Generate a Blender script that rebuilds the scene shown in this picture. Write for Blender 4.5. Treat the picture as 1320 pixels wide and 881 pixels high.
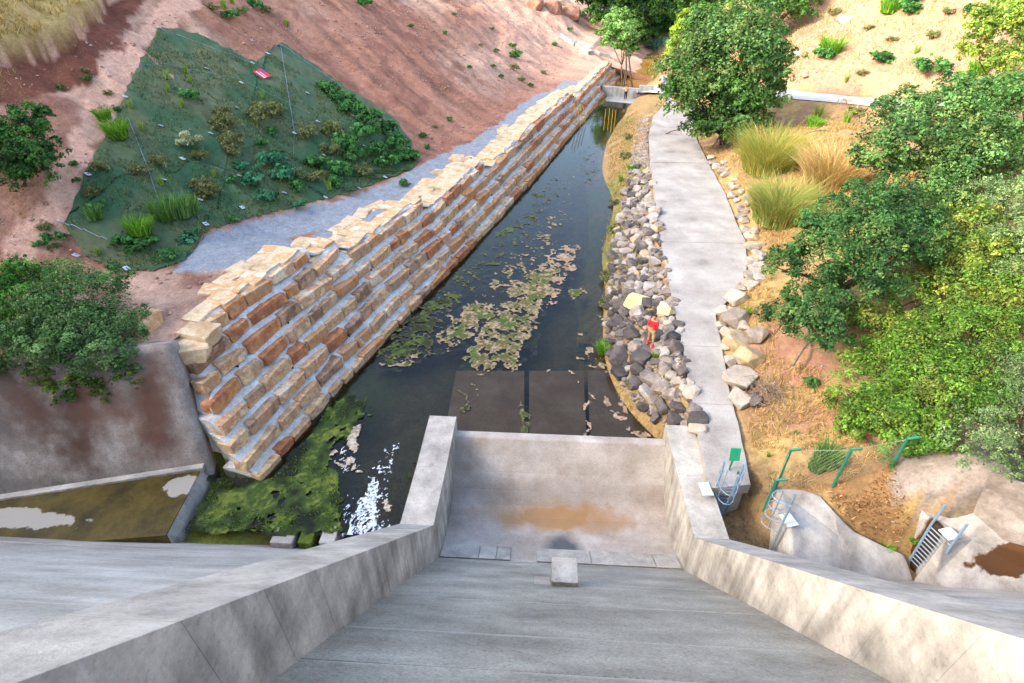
import bpy, bmesh, math, random
import numpy as np
from mathutils import Vector, Matrix, noise as mnoise
R = math.radians
rnd = random.Random(11)
nrg = np.random.default_rng(5)
for o in list(bpy.data.objects): bpy.data.objects.remove(o)
S = bpy.context.scene
COL = S.collection

# ------------------------------------------------------------------ camera, sky, sun, exposure
H_CAM = 17.5; PITCH = R(35.9); YAW = R(3.2); FPX = 725.0
cam = bpy.data.cameras.new('camera'); camo = bpy.data.objects.new('camera', cam); COL.objects.link(camo)
cam.sensor_width = 36.0; cam.lens = FPX / 1320.0 * 36.0; cam.clip_end = 2000; cam.clip_start = 0.1
camo.location = (0, 0, H_CAM); camo.rotation_euler = (math.pi/2 - PITCH, 0, YAW)
S.camera = camo
S.render.resolution_x = 1024; S.render.resolution_y = 683
SUN_EL = R(30); SUN_DIR = Vector((-0.93, -0.36, 0)).normalized()      # horizontal direction towards the sun
W = bpy.data.worlds.new('World'); S.world = W; W.use_nodes = True
nt = W.node_tree; sky = nt.nodes.new('ShaderNodeTexSky'); sky.sky_type = 'NISHITA'; sky.sun_disc = False
sky.sun_elevation = SUN_EL; sky.sun_rotation = math.atan2(SUN_DIR.x, SUN_DIR.y)
sky.air_density = 1.0; sky.dust_density = 4.0; sky.ozone_density = 1.0
bg = nt.nodes['Background']; bg.inputs[1].default_value = 0.15
nt.links.new(sky.outputs[0], bg.inputs[0])
sl = bpy.data.lights.new('sun', 'SUN'); sl.energy = 1.2; sl.angle = R(10.0); sl.color = (1.0, 0.93, 0.82)
so = bpy.data.objects.new('sun', sl); COL.objects.link(so)
to_sun = Vector((SUN_DIR.x*math.cos(SUN_EL), SUN_DIR.y*math.cos(SUN_EL), math.sin(SUN_EL)))
so.rotation_euler = to_sun.to_track_quat('Z', 'Y').to_euler()
S.view_settings.view_transform = 'Standard'; S.view_settings.look = 'None'
S.view_settings.exposure = 2.58; S.view_settings.gamma = 1.0

# ------------------------------------------------------------------ survey helpers: sight lines from the crest
fh = np.array([-math.sin(YAW), math.cos(YAW), 0]); rt = np.array([math.cos(YAW), math.sin(YAW), 0]); upv = np.array([0, 0, 1.])
fwd = fh*math.cos(PITCH) - upv*math.sin(PITCH); cup = fh*math.sin(PITCH) + upv*math.cos(PITCH)
CP = np.array([0, 0, H_CAM])
def ray(x, y): return fwd + rt*(x-660)/FPX - cup*(y-440.5)/FPX
def uz(x, y, z):
    d = ray(x, y); t = (z-H_CAM)/d[2]; p = CP + d*t
    return Vector(p)
def project(P):
    v = P - CP; z = v@fwd; z = np.where(z < .1, .1, z)
    return np.stack([660 + FPX*(v@rt)/z, 440.5 - FPX*(v@cup)/z], -1)
def in_poly(px, poly):
    x, y = px[..., 0], px[..., 1]; ins = np.zeros(x.shape, bool); n = len(poly)
    for i in range(n):
        x0, y0 = poly[i]; x1, y1 = poly[(i+1) % n]
        if y0 == y1: continue
        c = ((y0 > y) != (y1 > y)) & (x < (x1-x0)*(y-y0)/(y1-y0) + x0)
        ins ^= c
    return ins

# value noise in numpy (tileless, cheap)
_perm = nrg.permutation(4096).astype(np.int64)
_val = nrg.random(4096)
def vn(x, y):
    xi = np.floor(x).astype(np.int64); yi = np.floor(y).astype(np.int64); fx = x-xi; fy = y-yi
    fx = fx*fx*(3-2*fx); fy = fy*fy*(3-2*fy)
    def h(a, b): return _val[(_perm[(a & 4095)] + b*57) & 4095]
    return (h(xi, yi)*(1-fx)+h(xi+1, yi)*fx)*(1-fy) + (h(xi, yi+1)*(1-fx)+h(xi+1, yi+1)*fx)*fy
def fbm(x, y, o=4, g=.5):
    x = np.asarray(x, float); y = np.asarray(y, float); a = 1; s = 0; t = 0
    for i in range(o):
        s = s + a*vn(x+i*17.3, y-i*9.1); t += a; a *= g; x = x*2.03; y = y*2.03
    return s/t - .5
def smooth(a, b, x): t = np.clip((x-a)/(b-a), 0, 1); return t*t*(3-2*t)

# ------------------------------------------------------------------ materials
def C(h):   # sRGB hex -> linear
    h = h.lstrip('#'); v = [int(h[i:i+2], 16)/255 for i in (0, 2, 4)]
    return tuple((c/12.92 if c <= .04045 else ((c+.055)/1.055)**2.4) for c in v) + (1,)
def L(nt_, a, b): nt_.links.new(a, b)
MATS = {}
def mat(name, cols, scale=1.5, rough=.85, bump=.3, bscale=14., coord='world', fine=.25, stretch=(1, 1, 1), rand=0., attr=None, streak=0., spec=.3, extra=None, pits=0.):
    """noise-mottled surface; cols = 2-4 colours over a ramp, or attr = vertex colour taken as base"""
    m = bpy.data.materials.new(name); m.use_nodes = True; t = m.node_tree; n = t.nodes
    b = n['Principled BSDF']; b.inputs['Roughness'].default_value = rough; b.inputs['Specular IOR Level'].default_value = spec
    if coord == 'world': co = n.new('ShaderNodeNewGeometry').outputs['Position']
    else: co = n.new('ShaderNodeTexCoord').outputs['Object']
    mp = n.new('ShaderNodeMapping'); mp.inputs['Scale'].default_value = stretch; L(t, co, mp.inputs['Vector'])
    vec = mp.outputs[0]
    if coord != 'world' or rand:
        oi = n.new('ShaderNodeObjectInfo'); ad = n.new('ShaderNodeVectorMath'); ad.operation = 'MULTIPLY_ADD'
        L(t, oi.outputs['Random'], ad.inputs[0]); ad.inputs[1].default_value = (37, 91, 53); L(t, vec, ad.inputs[2])
        if coord != 'world': vec = ad.outputs[0]
    n1 = n.new('ShaderNodeTexNoise'); n1.inputs['Scale'].default_value = scale; n1.inputs['Detail'].default_value = 6; n1.inputs['Roughness'].default_value = .62
    L(t, vec, n1.inputs['Vector'])
    if attr:
        at = n.new('ShaderNodeAttribute'); at.attribute_name = attr; colr = at.outputs['Color']
        mr = n.new('ShaderNodeMapRange'); mr.inputs[1].default_value = .25; mr.inputs[2].default_value = .75
        mr.inputs[3].default_value = .72; mr.inputs[4].default_value = 1.28; L(t, n1.outputs[0], mr.inputs[0])
        mu = n.new('ShaderNodeVectorMath'); mu.operation = 'SCALE'; L(t, colr, mu.inputs[0]); L(t, mr.outputs[0], mu.inputs['Scale']); colr = mu.outputs[0]
    else:
        rp = n.new('ShaderNodeValToRGB'); e = rp.color_ramp.elements
        k = len(cols)
        for i, c in enumerate(cols):
            pos = .28 + .44*i/(k-1)
            if i < 2: el = e[i]; el.position = pos
            else: el = e.new(pos)
            el.color = C(c) if isinstance(c, str) else tuple(c)+(1,)
        src = n1.outputs[0]
        if rand:
            a2 = n.new('ShaderNodeMath'); a2.operation = 'MULTIPLY_ADD'; L(t, oi.outputs['Random'], a2.inputs[0]); a2.inputs[1].default_value = rand
            s2 = n.new('ShaderNodeMath'); s2.operation = 'SUBTRACT'; L(t, src, s2.inputs[0]); s2.inputs[1].default_value = rand/2
            L(t, s2.outputs[0], a2.inputs[2]); src = a2.outputs[0]
        L(t, src, rp.inputs[0]); colr = rp.outputs[0]
    n2 = n.new('ShaderNodeTexNoise'); n2.inputs['Scale'].default_value = bscale; n2.inputs['Detail'].default_value = 7; n2.inputs['Roughness'].default_value = .7
    L(t, vec, n2.inputs['Vector'])
    m2 = n.new('ShaderNodeMapRange'); m2.inputs[1].default_value = .3; m2.inputs[2].default_value = .7; m2.inputs[3].default_value = 1-fine; m2.inputs[4].default_value = 1+fine
    L(t, n2.outputs[0], m2.inputs[0])
    mu = n.new('ShaderNodeVectorMath'); mu.operation = 'SCALE'; L(t, colr, mu.inputs[0]); L(t, m2.outputs[0], mu.inputs['Scale'])
    colr = mu.outputs[0]
    if streak:
        mp2 = n.new('ShaderNodeMapping'); mp2.inputs['Scale'].default_value = (2.6, 2.6, .28); L(t, co, mp2.inputs['Vector'])
        n3 = n.new('ShaderNodeTexNoise'); n3.inputs['Scale'].default_value = 1.3; n3.inputs['Detail'].default_value = 5; L(t, mp2.outputs[0], n3.inputs['Vector'])
        m3 = n.new('ShaderNodeMapRange'); m3.inputs[1].default_value = .4; m3.inputs[2].default_value = .68; m3.inputs[3].default_value = 1.06; m3.inputs[4].default_value = 1-streak
        L(t, n3.outputs[0], m3.inputs[0])
        gn = n.new('ShaderNodeNewGeometry'); sz = n.new('ShaderNodeSeparateXYZ'); L(t, gn.outputs['Normal'], sz.inputs[0]); ab = n.new('ShaderNodeMath'); ab.operation = 'ABSOLUTE'; L(t, sz.outputs['Z'], ab.inputs[0])
        mf = n.new('ShaderNodeMix'); L(t, ab.outputs[0], mf.inputs[0]); L(t, m3.outputs[0], mf.inputs[2]); mf.inputs[3].default_value = 1.0; m3 = mf
        mu = n.new('ShaderNodeVectorMath'); mu.operation = 'SCALE'; L(t, colr, mu.inputs[0]); L(t, m3.outputs[0], mu.inputs['Scale']); colr = mu.outputs[0]
    if pits:
        n4 = n.new('ShaderNodeTexNoise'); n4.inputs['Scale'].default_value = 12.0; n4.inputs['Detail'].default_value = 9; n4.inputs['Roughness'].default_value = .8; L(t, co, n4.inputs['Vector'])
        m4 = n.new('ShaderNodeMapRange'); m4.inputs[1].default_value = .53; m4.inputs[2].default_value = .62; m4.inputs[3].default_value = 1.0; m4.inputs[4].default_value = 1-pits; L(t, n4.outputs[0], m4.inputs[0])
        n6 = n.new('ShaderNodeTexNoise'); n6.inputs['Scale'].default_value = .45; n6.inputs['Detail'].default_value = 8; n6.inputs['Roughness'].default_value = .72; L(t, co, n6.inputs['Vector'])
        m6 = n.new('ShaderNodeMapRange'); m6.inputs[1].default_value = .35; m6.inputs[2].default_value = .65; m6.inputs[3].default_value = .84; m6.inputs[4].default_value = 1.10; L(t, n6.outputs[0], m6.inputs[0])
        pm_ = n.new('ShaderNodeMath'); pm_.operation = 'MULTIPLY'; L(t, m4.outputs[0], pm_.inputs[0]); L(t, m6.outputs[0], pm_.inputs[1])
        mu = n.new('ShaderNodeVectorMath'); mu.operation = 'SCALE'; L(t, colr, mu.inputs[0]); L(t, pm_.outputs[0], mu.inputs['Scale']); colr = mu.outputs[0]
    if extra: colr = extra(t, n, co, colr)
    L(t, colr, b.inputs['Base Color'])
    if bump:
        bp = n.new('ShaderNodeBump'); bp.inputs['Strength'].default_value = bump; bp.inputs['Distance'].default_value = .06
        L(t, n2.outputs[0], bp.inputs['Height']); L(t, bp.outputs[0], b.inputs['Normal'])
    MATS[name] = m; return m
def plain(name, col, rough=.5, metal=0.):
    m = bpy.data.materials.new(name); m.use_nodes = True; t = m.node_tree; n = t.nodes; b = n['Principled BSDF']
    b.inputs['Roughness'].default_value = rough; b.inputs['Metallic'].default_value = metal
    co = n.new('ShaderNodeNewGeometry').outputs['Position']; nz = n.new('ShaderNodeTexNoise'); nz.inputs['Scale'].default_value = 9; nz.inputs['Detail'].default_value = 5; L(t, co, nz.inputs['Vector'])
    mr = n.new('ShaderNodeMapRange'); mr.inputs[3].default_value = .75; mr.inputs[4].default_value = 1.2; L(t, nz.outputs[0], mr.inputs[0])
    mu = n.new('ShaderNodeVectorMath'); mu.operation = 'SCALE'; mu.inputs[0].default_value = C(col)[:3]; L(t, mr.outputs[0], mu.inputs['Scale']); L(t, mu.outputs[0], b.inputs['Base Color'])
    MATS[name] = m; return m
def leafmat(name, trans=.35, rough=.6):
    m = bpy.data.materials.new(name); m.use_nodes = True; t = m.node_tree; n = t.nodes; b = n['Principled BSDF']
    at = n.new('ShaderNodeAttribute'); at.attribute_name = 'Col'; L(t, at.outputs['Color'], b.inputs['Base Color'])
    b.inputs['Roughness'].default_value = rough; b.inputs['Specular IOR Level'].default_value = .25
    tr = n.new('ShaderNodeBsdfTranslucent'); sc = n.new('ShaderNodeVectorMath'); sc.operation = 'MULTIPLY'; sc.inputs[1].default_value = (1.25, 1.25, .6)
    L(t, at.outputs['Color'], sc.inputs[0]); L(t, sc.outputs[0], tr.inputs['Color'])
    mx = n.new('ShaderNodeMixShader'); mx.inputs[0].default_value = trans; L(t, b.outputs[0], mx.inputs[1]); L(t, tr.outputs[0], mx.inputs[2])
    L(t, mx.outputs[0], n['Material Output'].inputs[0]); MATS[name] = m; return m

def mask_mix(t, n, fac, a, col):
    mx = n.new('ShaderNodeMix'); mx.data_type = 'RGBA'; L(t, fac, mx.inputs[0]); L(t, a, mx.inputs[6]); mx.inputs[7].default_value = C(col); return mx.outputs[2]
def blob(t, n, co, cx, cy, rx, ry, edge=.35, ns=1.2, nz=.9):
    """stain with an irregular outline: 1 inside an ellipse in plan, broken up by noise"""
    mp = n.new('ShaderNodeMapping'); mp.inputs['Location'].default_value = (-cx/rx, -cy/ry, 0); mp.inputs['Scale'].default_value = (1/rx, 1/ry, 0); L(t, co, mp.inputs['Vector'])
    ln = n.new('ShaderNodeVectorMath'); ln.operation = 'LENGTH'; L(t, mp.outputs[0], ln.inputs[0])
    no = n.new('ShaderNodeTexNoise'); no.inputs['Scale'].default_value = ns; no.inputs['Detail'].default_value = 6; L(t, co, no.inputs['Vector'])
    a = n.new('ShaderNodeMath'); a.operation = 'MULTIPLY_ADD'; L(t, no.outputs[0], a.inputs[0]); a.inputs[1].default_value = nz; L(t, ln.outputs['Value'], a.inputs[2])
    mr = n.new('ShaderNodeMapRange'); mr.inputs[1].default_value = 1+nz/2-edge; mr.inputs[2].default_value = 1+nz/2+edge*.3; mr.inputs[3].default_value = 1; mr.inputs[4].default_value = 0
    L(t, a.outputs[0], mr.inputs[0]); return mr.outputs[0]
def scaled(t, n, f, k):
    a = n.new('ShaderNodeMath'); a.operation = 'MULTIPLY'; L(t, f, a.inputs[0]); a.inputs[1].default_value = k; return a.outputs[0]

# ------------------------------------------------------------------ mesh helpers
def setp(o, label=None, cat=None, group=None, kind=None):
    if label: o['label'] = label
    if cat: o['category'] = cat
    if group: o['group'] = group
    if kind: o['kind'] = kind
    return o
def link(name, me, m=None, parent=None):
    if m is not None and len(me.materials) == 0: me.materials.append(m)
    o = bpy.data.objects.new(name, me); COL.objects.link(o)
    if parent is not None: o.parent = parent
    return o
def empty(name, loc=(0, 0, 0), rz=0, label=None, cat=None, group=None):
    o = bpy.data.objects.new(name, None); COL.objects.link(o); o.location = loc; o.rotation_euler = (0, 0, rz); o.empty_display_size = .3
    return setp(o, label, cat, group)
def npmesh(name, V, F, cols=None, smooth_=False):
    """V (n,3), F (m,k) constant polygon size"""
    V = np.asarray(V, np.float32); F = np.asarray(F, np.int32); k = F.shape[1]
    me = bpy.data.meshes.new(name); me.vertices.add(len(V)); me.vertices.foreach_set('co', V.ravel())
    me.loops.add(F.size); me.loops.foreach_set('vertex_index', F.ravel())
    me.polygons.add(len(F)); me.polygons.foreach_set('loop_start', np.arange(0, F.size, k, dtype=np.int32))
    try: me.polygons.foreach_set('loop_total', np.full(len(F), k, np.int32))
    except Exception: pass
    me.update(calc_edges=True)
    if smooth_: me.polygons.foreach_set('use_smooth', np.ones(len(F), bool))
    if cols is not None:
        ca = me.color_attributes.new('Col', 'FLOAT_COLOR', 'POINT'); c4 = np.ones((len(V), 4), np.float32); c4[:, :3] = cols; ca.data.foreach_set('color', c4.ravel())
    return me
class MB:
    def __init__(s): s.v = []; s.f = []
    def add(s, v, f):
        b = len(s.v); s.v += [tuple(x) for x in v]; s.f += [tuple(i+b for i in q) for q in f]; return s
    def box(s, c, d, M_=None):
        x, y, z = d[0]/2, d[1]/2, d[2]/2; c = Vector(c)
        v = [Vector(p) for p in ((-x,-y,-z),(x,-y,-z),(x,y,-z),(-x,y,-z),(-x,-y,z),(x,-y,z),(x,y,z),(-x,y,z))]
        if M_ is not None: v = [M_ @ p for p in v]
        return s.add([p+c for p in v], [(0,3,2,1),(4,5,6,7),(0,1,5,4),(1,2,6,5),(2,3,7,6),(3,0,4,7)])
    def tube(s, pts, r, n=7, r1=None):
        pts = [Vector(p) for p in pts]; k = len(pts); rings = []
        for i, p in enumerate(pts):
            d = (pts[min(i+1, k-1)] - pts[max(i-1, 0)]).normalized()
            a = d.cross(Vector((0, 0, 1)) if abs(d.z) < .9 else Vector((1, 0, 0))).normalized(); b = d.cross(a)
            rr = r if r1 is None else r + (r1-r)*i/(k-1)
            rings.append([p + (a*math.cos(2*math.pi*j/n) + b*math.sin(2*math.pi*j/n))*rr for j in range(n)])
        v = [q for g in rings for q in g]; f = []
        for i in range(k-1):
            for j in range(n): f.append((i*n+j, (i+1)*n+j, (i+1)*n+(j+1) % n, i*n+(j+1) % n))
        f.append(tuple(range(n))); f.append(tuple(reversed(range((k-1)*n, k*n))))
        return s.add(v, f)
    def prism(s, lo, hi):
        """two matching loops -> closed solid"""
        n = len(lo); return s.add(list(lo)+list(hi), [tuple(reversed(range(n))), tuple(range(n, 2*n))] + [(i, (i+1) % n, n+(i+1) % n, n+i) for i in range(n)])
    def mesh(s, name):
        me = bpy.data.meshes.new(name); me.from_pydata(s.v, [], s.f); me.update()
        bm = bmesh.new(); bm.from_mesh(me); bmesh.ops.recalc_face_normals(bm, faces=bm.faces); bm.to_mesh(me); bm.free(); return me
    def build(s, name, m, parent=None, bev=0., smooth_=False):
        me = s.mesh(name)
        if smooth_: me.polygons.foreach_set('use_smooth', np.ones(len(me.polygons), bool))
        o = link(name, me, m, parent)
        if bev:
            md = o.modifiers.new('bevel', 'BEVEL'); md.width = bev; md.segments = 2; md.limit_method = 'ANGLE'; md.angle_limit = R(25)
        return o
def grid_mesh(name, P, keep=None, cols=None):
    """P (a,b,3)"""
    a, b = P.shape[:2]; idx = np.arange(a*b).reshape(a, b)
    q = np.stack([idx[:-1, :-1], idx[1:, :-1], idx[1:, 1:], idx[:-1, 1:]], -1)
    if keep is not None: q = q[keep[:-1, :-1] & keep[1:, :-1] & keep[1:, 1:] & keep[:-1, 1:]]
    q = q.reshape(-1, 4); V = P.reshape(-1, 3); c = None if cols is None else cols.reshape(-1, 3)
    used = np.unique(q); re = np.full(len(V), -1); re[used] = np.arange(len(used))
    return npmesh(name, V[used], re[q], None if c is None else c[used], True)

# ------------------------------------------------------------------ the lie of the land (metres; x right, y downstream, water at z = 0)
WB = np.array([-10.62, 14.46]); WU = np.array([.266, .964]); WN = np.array([-.964, .266])     # river wall: foot, direction, uphill
def st_of(x, y): dx = x-WB[0]; dy = y-WB[1]; return dx*WU[0]+dy*WU[1], dx*WN[0]+dy*WN[1]
def xy_of(s, t): return WB[0]+s*WU[0]+t*WN[0], WB[1]+s*WU[1]+t*WN[1]
def w_ob(s): return np.interp(s, [-2, 0, 2, 5, 8, 13, 17, 20, 28, 35, 51, 90], [0, 0, .1, .15, .12, .05, -.12, -.25, -.32, -.42, -.3, -.3])
def w_hc(s): return np.interp(s, [-2, 9.7, 11.6, 15, 19.7, 29.7, 34, 45, 57, 62, 85], [.632, .632, .66, .66, .645, .69, .74, .77, .74, .82, .86])
TIPS = [9.7, 11.6, 19.7, 29.7, 57.0]
BAT = .78; ROW0 = [-.3, -.35, -.2, 0, .35, .75, 1.1, 2.6]
def w_n(s): return 8 - sum((np.asarray(s) > q).astype(int) for q in TIPS)
def w_off(s, k): return w_ob(s) + BAT*w_hc(s)*k
def w_top(s): return w_n(s)*w_hc(s) - .2
_ss = np.linspace(-40, 160, 2001); _zt = w_top(np.clip(_ss, -2, 85)); _zt = np.convolve(np.pad(_zt, 8, 'edge'), np.ones(17)/17, 'valid')
def w_crest(s): return np.interp(s, _ss, _zt)
def w_toe(s): return np.interp(s, [-20, 0, 2, 4, 6, 10, 15, 25, 58, 75, 90, 130], [17, 15, 14, 12, 10.2, 8.3, 7.3, 7.2, 6.8, 6.3, 8, 10])
SCARP = [(-60, 78), (30, 82), (88, 66), (112, 40), (135, 18), (160, -30), (160, -200), (-200, -200), (-200, 78)]
def zL0(x, y):
    s, t = st_of(x, y); w = w_toe(s)
    sl = np.interp(s, [-20, 0, 20, 45, 70, 110], [.66, .66, .62, .58, .5, .42])
    d = t-w; ramp = np.where(d > 0, np.sqrt(d*d+1.2)-1.095, 0)
    z = w_crest(s) - .06 + sl*ramp
    am = smooth(0, 5, d)
    z = z + am*(fbm(x*.16, y*.16, 3)*1.5 + fbm(x*.55+9, y*.55, 3)*.55 - .8*np.abs(fbm((s-t*.35)*.55, t*.12+8, 3)) + fbm(x*1.9+5, y*1.9, 3)*.24) + (fbm(x*1.1, y*1.1+4, 3))*.12
    # gullied cut in the middle of the slope
    g = np.exp(-((s-30-(t-8)*.45)/3.2)**2)*smooth(3, 12, d); z = z - g*1.0
    z = z + smooth(78, 100, s)*smooth(0, 14, t)*2.5
    eb = smooth(78.6, 80.5, s); zb = np.interp(t + fbm(x*.5, y*.5, 3)*2.5, [-7, -2.5, 2, 6], [-1.2, -.15, 1.2, 2.6]); z = np.where(t < 6, z*(1-eb) + np.minimum(z, zb)*eb, z)
    # unseen ridge added left of the view so its shadow covers the near valley
    z = z + np.interp(s, [-70, -30, -20, 0, 10, 30, 45], [26, 24, 20, 18, 13, 4, 0])*smooth(26, 48, t)
    return z
def zL(x, y):
    x = np.asarray(x, float); y = np.asarray(y, float); z = zL0(x, y)
    p = project(np.stack([x, y, z], -1)); jx = fbm(x*.5, y*.5+7, 3)*26; q = p + np.stack([jx, jx*.6], -1)
    m = in_poly(q, SCARP) & (y > 2)
    return z + m*1.15
# right-hand side: thin-plate surface through levelled points
def tps(pts):
    P = np.array(pts, float); n = len(P); d = np.linalg.norm(P[:, None, :2]-P[None, :, :2], axis=-1)
    K = np.where(d > 0, d*d*np.log(d+1e-9), 0) + np.eye(n)*.6; A = np.zeros((n+3, n+3)); A[:n, :n] = K; A[:n, n] = 1; A[:n, n+1:] = P[:, :2]; A[n, :n] = 1; A[n+1:, :n] = P[:, :2].T
    w = np.linalg.solve(A, np.concatenate([P[:, 2], [0, 0, 0]]))
    def f(x, y):
        x = np.asarray(x, float); y = np.asarray(y, float); sh = x.shape; x = x.ravel(); y = y.ravel(); out = w[n]+w[n+1]*x+w[n+2]*y
        for i in range(n):
            r2 = (x-P[i, 0])**2+(y-P[i, 1])**2; out = out + w[i]*.5*r2*np.log(r2+1e-12)
        return out.reshape(sh)
    return f
PATH_L = [(866, 118), (852, 140), (842, 150), (836, 175), (838, 200), (846, 270), (850, 300), (870, 400), (890, 500), (907, 590), (913, 630)]
PATH_R = [(893, 118), (893, 140), (893, 160), (898, 180), (910, 205), (935, 250), (950, 290), (961, 310), (963, 345), (955, 370), (938, 388), (922, 404), (940, 500), (962, 590), (967, 622)]
WATER_R = [(830, 112), (818, 129), (809, 140), (795, 162), (782, 186), (777, 219), (784, 300), (779, 400), (783, 470), (800, 510), (845, 563), (870, 600)]
cp = []
for p in WATER_R: q = uz(*p, 0); cp.append((q.x, q.y, .05)); cp.append((q.x-1.2, q.y, -1.0))
for p in PATH_L+PATH_R: q = uz(*p, 2.0); cp.append((q.x, q.y, 1.93))
for a in [(985, 300, 2.5), (1000, 380, 3.0), (985, 470, 2.5), (990, 540, 2.2), (1050, 540, 2.5), (1000, 590, 2.1), (1080, 610, 2.5), (1140, 580, 3.0), (1110, 650, 2.1), (1160, 690, 1.7), (1220, 610, 3.6), (1320, 590, 5.2), (1320, 640, 4.2)]:
    q = uz(*a); cp.append(tuple(q))
cp += [(20, 30, 5.2), (20, 22, 6), (30, 30, 9.5), (30, 20, 12), (45, 20, 20), (45, 35, 18), (17, 40, 3.6), (18, 47, 3.9), (25, 42, 6), (35, 42, 9.5), (23.7, 61.7, 4.6), (26.8, 56.5, 5.2), (30.2, 51.4, 6), (36, 45, 9), (19, 67, 3.6), (40, 62, 14), (55, 55, 24), (33, 75, 11), (50, 75, 22), (28, 85, 8), (40, 100, 17), (60, 100, 28), (19, 78, 2.4), (18.5, 92, 1.5), (22, 105, 1.8), (30, 112, 7), (36, 130, 12), (23, 122, 2.5), (70, 20, 32), (80, 60, 38), (80, 110, 40), (16, 12, 2), (30, 10, 11)]
fR = tps(cp)
_pl = np.array([tuple(uz(*p, 2.0))[:2] for p in PATH_L]); _pr = np.array([tuple(uz(*p, 2.0))[:2] for p in PATH_R]); _pl = _pl[np.argsort(_pl[:, 1])]; _pr = _pr[np.argsort(_pr[:, 1])]
def zR(x, y):
    x = np.asarray(x, float); y = np.asarray(y, float)
    z = fR(x, y); a = smooth(2.2, 4.5, z)
    z = z + a*(fbm(x*.22, y*.22+30, 3)*1.3+fbm(x*.8, y*.8, 3)*.35) + fbm(x*1.4+3, y*1.4, 3)*.10*smooth(.3, 1, z)
    xl = np.interp(y, _pl[:, 1], _pl[:, 0]); xr = np.interp(y, _pr[:, 1], _pr[:, 0]); dd = np.maximum(xl-x, x-xr)
    kp = smooth(1.6, .15, dd)*smooth(12.5, 13.5, y)*smooth(90, 80, y); tgt = np.where(dd < .1, 1.75, 1.9); z = z*(1-kp) + np.where(x < xl, np.minimum(z, tgt), tgt)*kp
    rs = (x-26.8)*.845+(y-56.5)*.535; rd = np.abs(rs); kr = smooth(4.0, 2.5, rd)*smooth(13, 16, x)*smooth(38, 44, y)*smooth(86, 76, y)
    if np.any(kr > 0): z = z*(1-kr) + (fR(x-.845*rs, y-.535*rs)+.0)*kr
    # ledge in front of the dam toe: the ground falls to the drain channel
    k = smooth(11.9, 13.0, y + fbm(x*.6, y*.6, 2)*.5 + .07*(x-8)); lo = -.25 + .03*(x-8)
    pit = smooth(8.35, 7.7, x)*smooth(14.35, 14.0, y+.2*(x-7))
    z = lo + (z-lo)*k; z = z*(1-pit) + .25*pit
    return z
def hit(px, py, f, t0=12, t1=170, dz=0.):
    d = ray(px, py); ts = np.linspace(t0, t1, 1600); P = CP + d*ts[:, None]; h = f(P[:, 0], P[:, 1]) + dz
    b = np.nonzero(P[:, 2] < h)[0]
    if len(b) == 0: return None
    return Vector((P[b[0], 0], P[b[0], 1], float(h[b[0]])))
def hL(px, py): return hit(px, py, zL)
def hR(px, py): return hit(px, py, zR)

# colours of soils and covers
def lin(h): return np.array(C(h)[:3])
SOIL = lin('#936853'); SOIL2 = lin('#764e40'); SOILP = lin('#a88772'); DARKSOIL = lin('#6b4233'); GRAVEL = lin('#83868a'); STRAW = lin('#a38a58'); OLIVE = lin('#7d7a42'); LITTER = lin('#7f6242'); ROCKY = lin('#7f746b')
m_ground = mat('ground_soil', None, scale=2.2, rough=.95, bump=.55, bscale=9., attr='Col', fine=.3, spec=.1)

GRAVEL_PX = [(226, 352), (245, 328), (262, 308), (300, 292), (380, 270), (440, 258), (490, 240), (540, 216), (565, 200), (625, 178), (650, 150), (690, 122), (726, 118), (700, 132), (672, 152), (640, 190), (600, 206), (560, 234), (530, 250), (470, 275), (430, 290), (380, 306), (345, 322), (290, 348)]
def grow(px, k, x, y): j = fbm(x*.8, y*.8, 4)*k; j2 = fbm(x*.8+31, y*.8, 4)*k; return px + np.stack([j, j2], -1)
# left terrain
ds = .26
sg = np.concatenate([np.arange(-80, -16, 1.0), np.arange(-16, 60, ds), np.arange(60, 135, .5)]); tg = np.concatenate([np.arange(-9.8, .6, .6), np.arange(.6, 32, ds), np.arange(32, 75, .8)])
SS, TT = np.meshgrid(sg, tg, indexing='ij'); XX, YY = xy_of(SS, TT); ZZ = zL(XX, YY)
def wing_y(x): return np.interp(x, [-60, -20.7, -13.2, -12.4], [9.0, 15.1, 16.7, 16.2])
keep = ((TT > w_off(SS, w_n(SS)) - .3) | (SS > 79.2)) & ((YY > wing_y(XX)+.1) | (SS > 1.5) | (TT > 27))
pxl = project(np.stack([XX, YY, ZZ], -1)); pj = grow(pxl, 34, XX, YY)
n1 = fbm(XX*.12, YY*.12+3, 4); n2 = fbm(XX*.7, YY*.7, 4)
col = SOIL + (SOILP-SOIL)*smooth(-.1, .25, n1)[..., None]; col = col + (SOIL2-col)*smooth(.0, .25, n2)[..., None]*.7
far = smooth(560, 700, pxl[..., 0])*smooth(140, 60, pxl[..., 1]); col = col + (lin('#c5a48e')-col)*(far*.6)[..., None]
track = [(10, 340), (70, 330), (110, 220), (150, 150), (190, 60), (270, -10), (215, -10), (170, 40), (110, 130), (60, 250), (0, 330)]
stk_ = fbm((SS-TT*.35)*.9, TT*.10+40, 4); col = col*(1+.9*stk_[..., None])
mk = in_poly(pj, track); col = np.where(mk[..., None], lin('#bd937b'), col)
mk = in_poly(pj, GRAVEL_PX); col = np.where(in_poly(grow(pxl, 10, XX, YY), GRAVEL_PX)[..., None], GRAVEL*(1+.1*n2[..., None]), col)
gv = (SS > 8.5+n2*6) & (SS < 66) & (TT < w_toe(SS)-1.5+n1*3.0) & (TT > w_off(SS, w_n(SS))-1); col = np.where(gv[..., None], GRAVEL*(1+.1*n2[..., None]), col)
sc_top = in_poly(pj, SCARP); gz = zL0(XX, YY)
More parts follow.
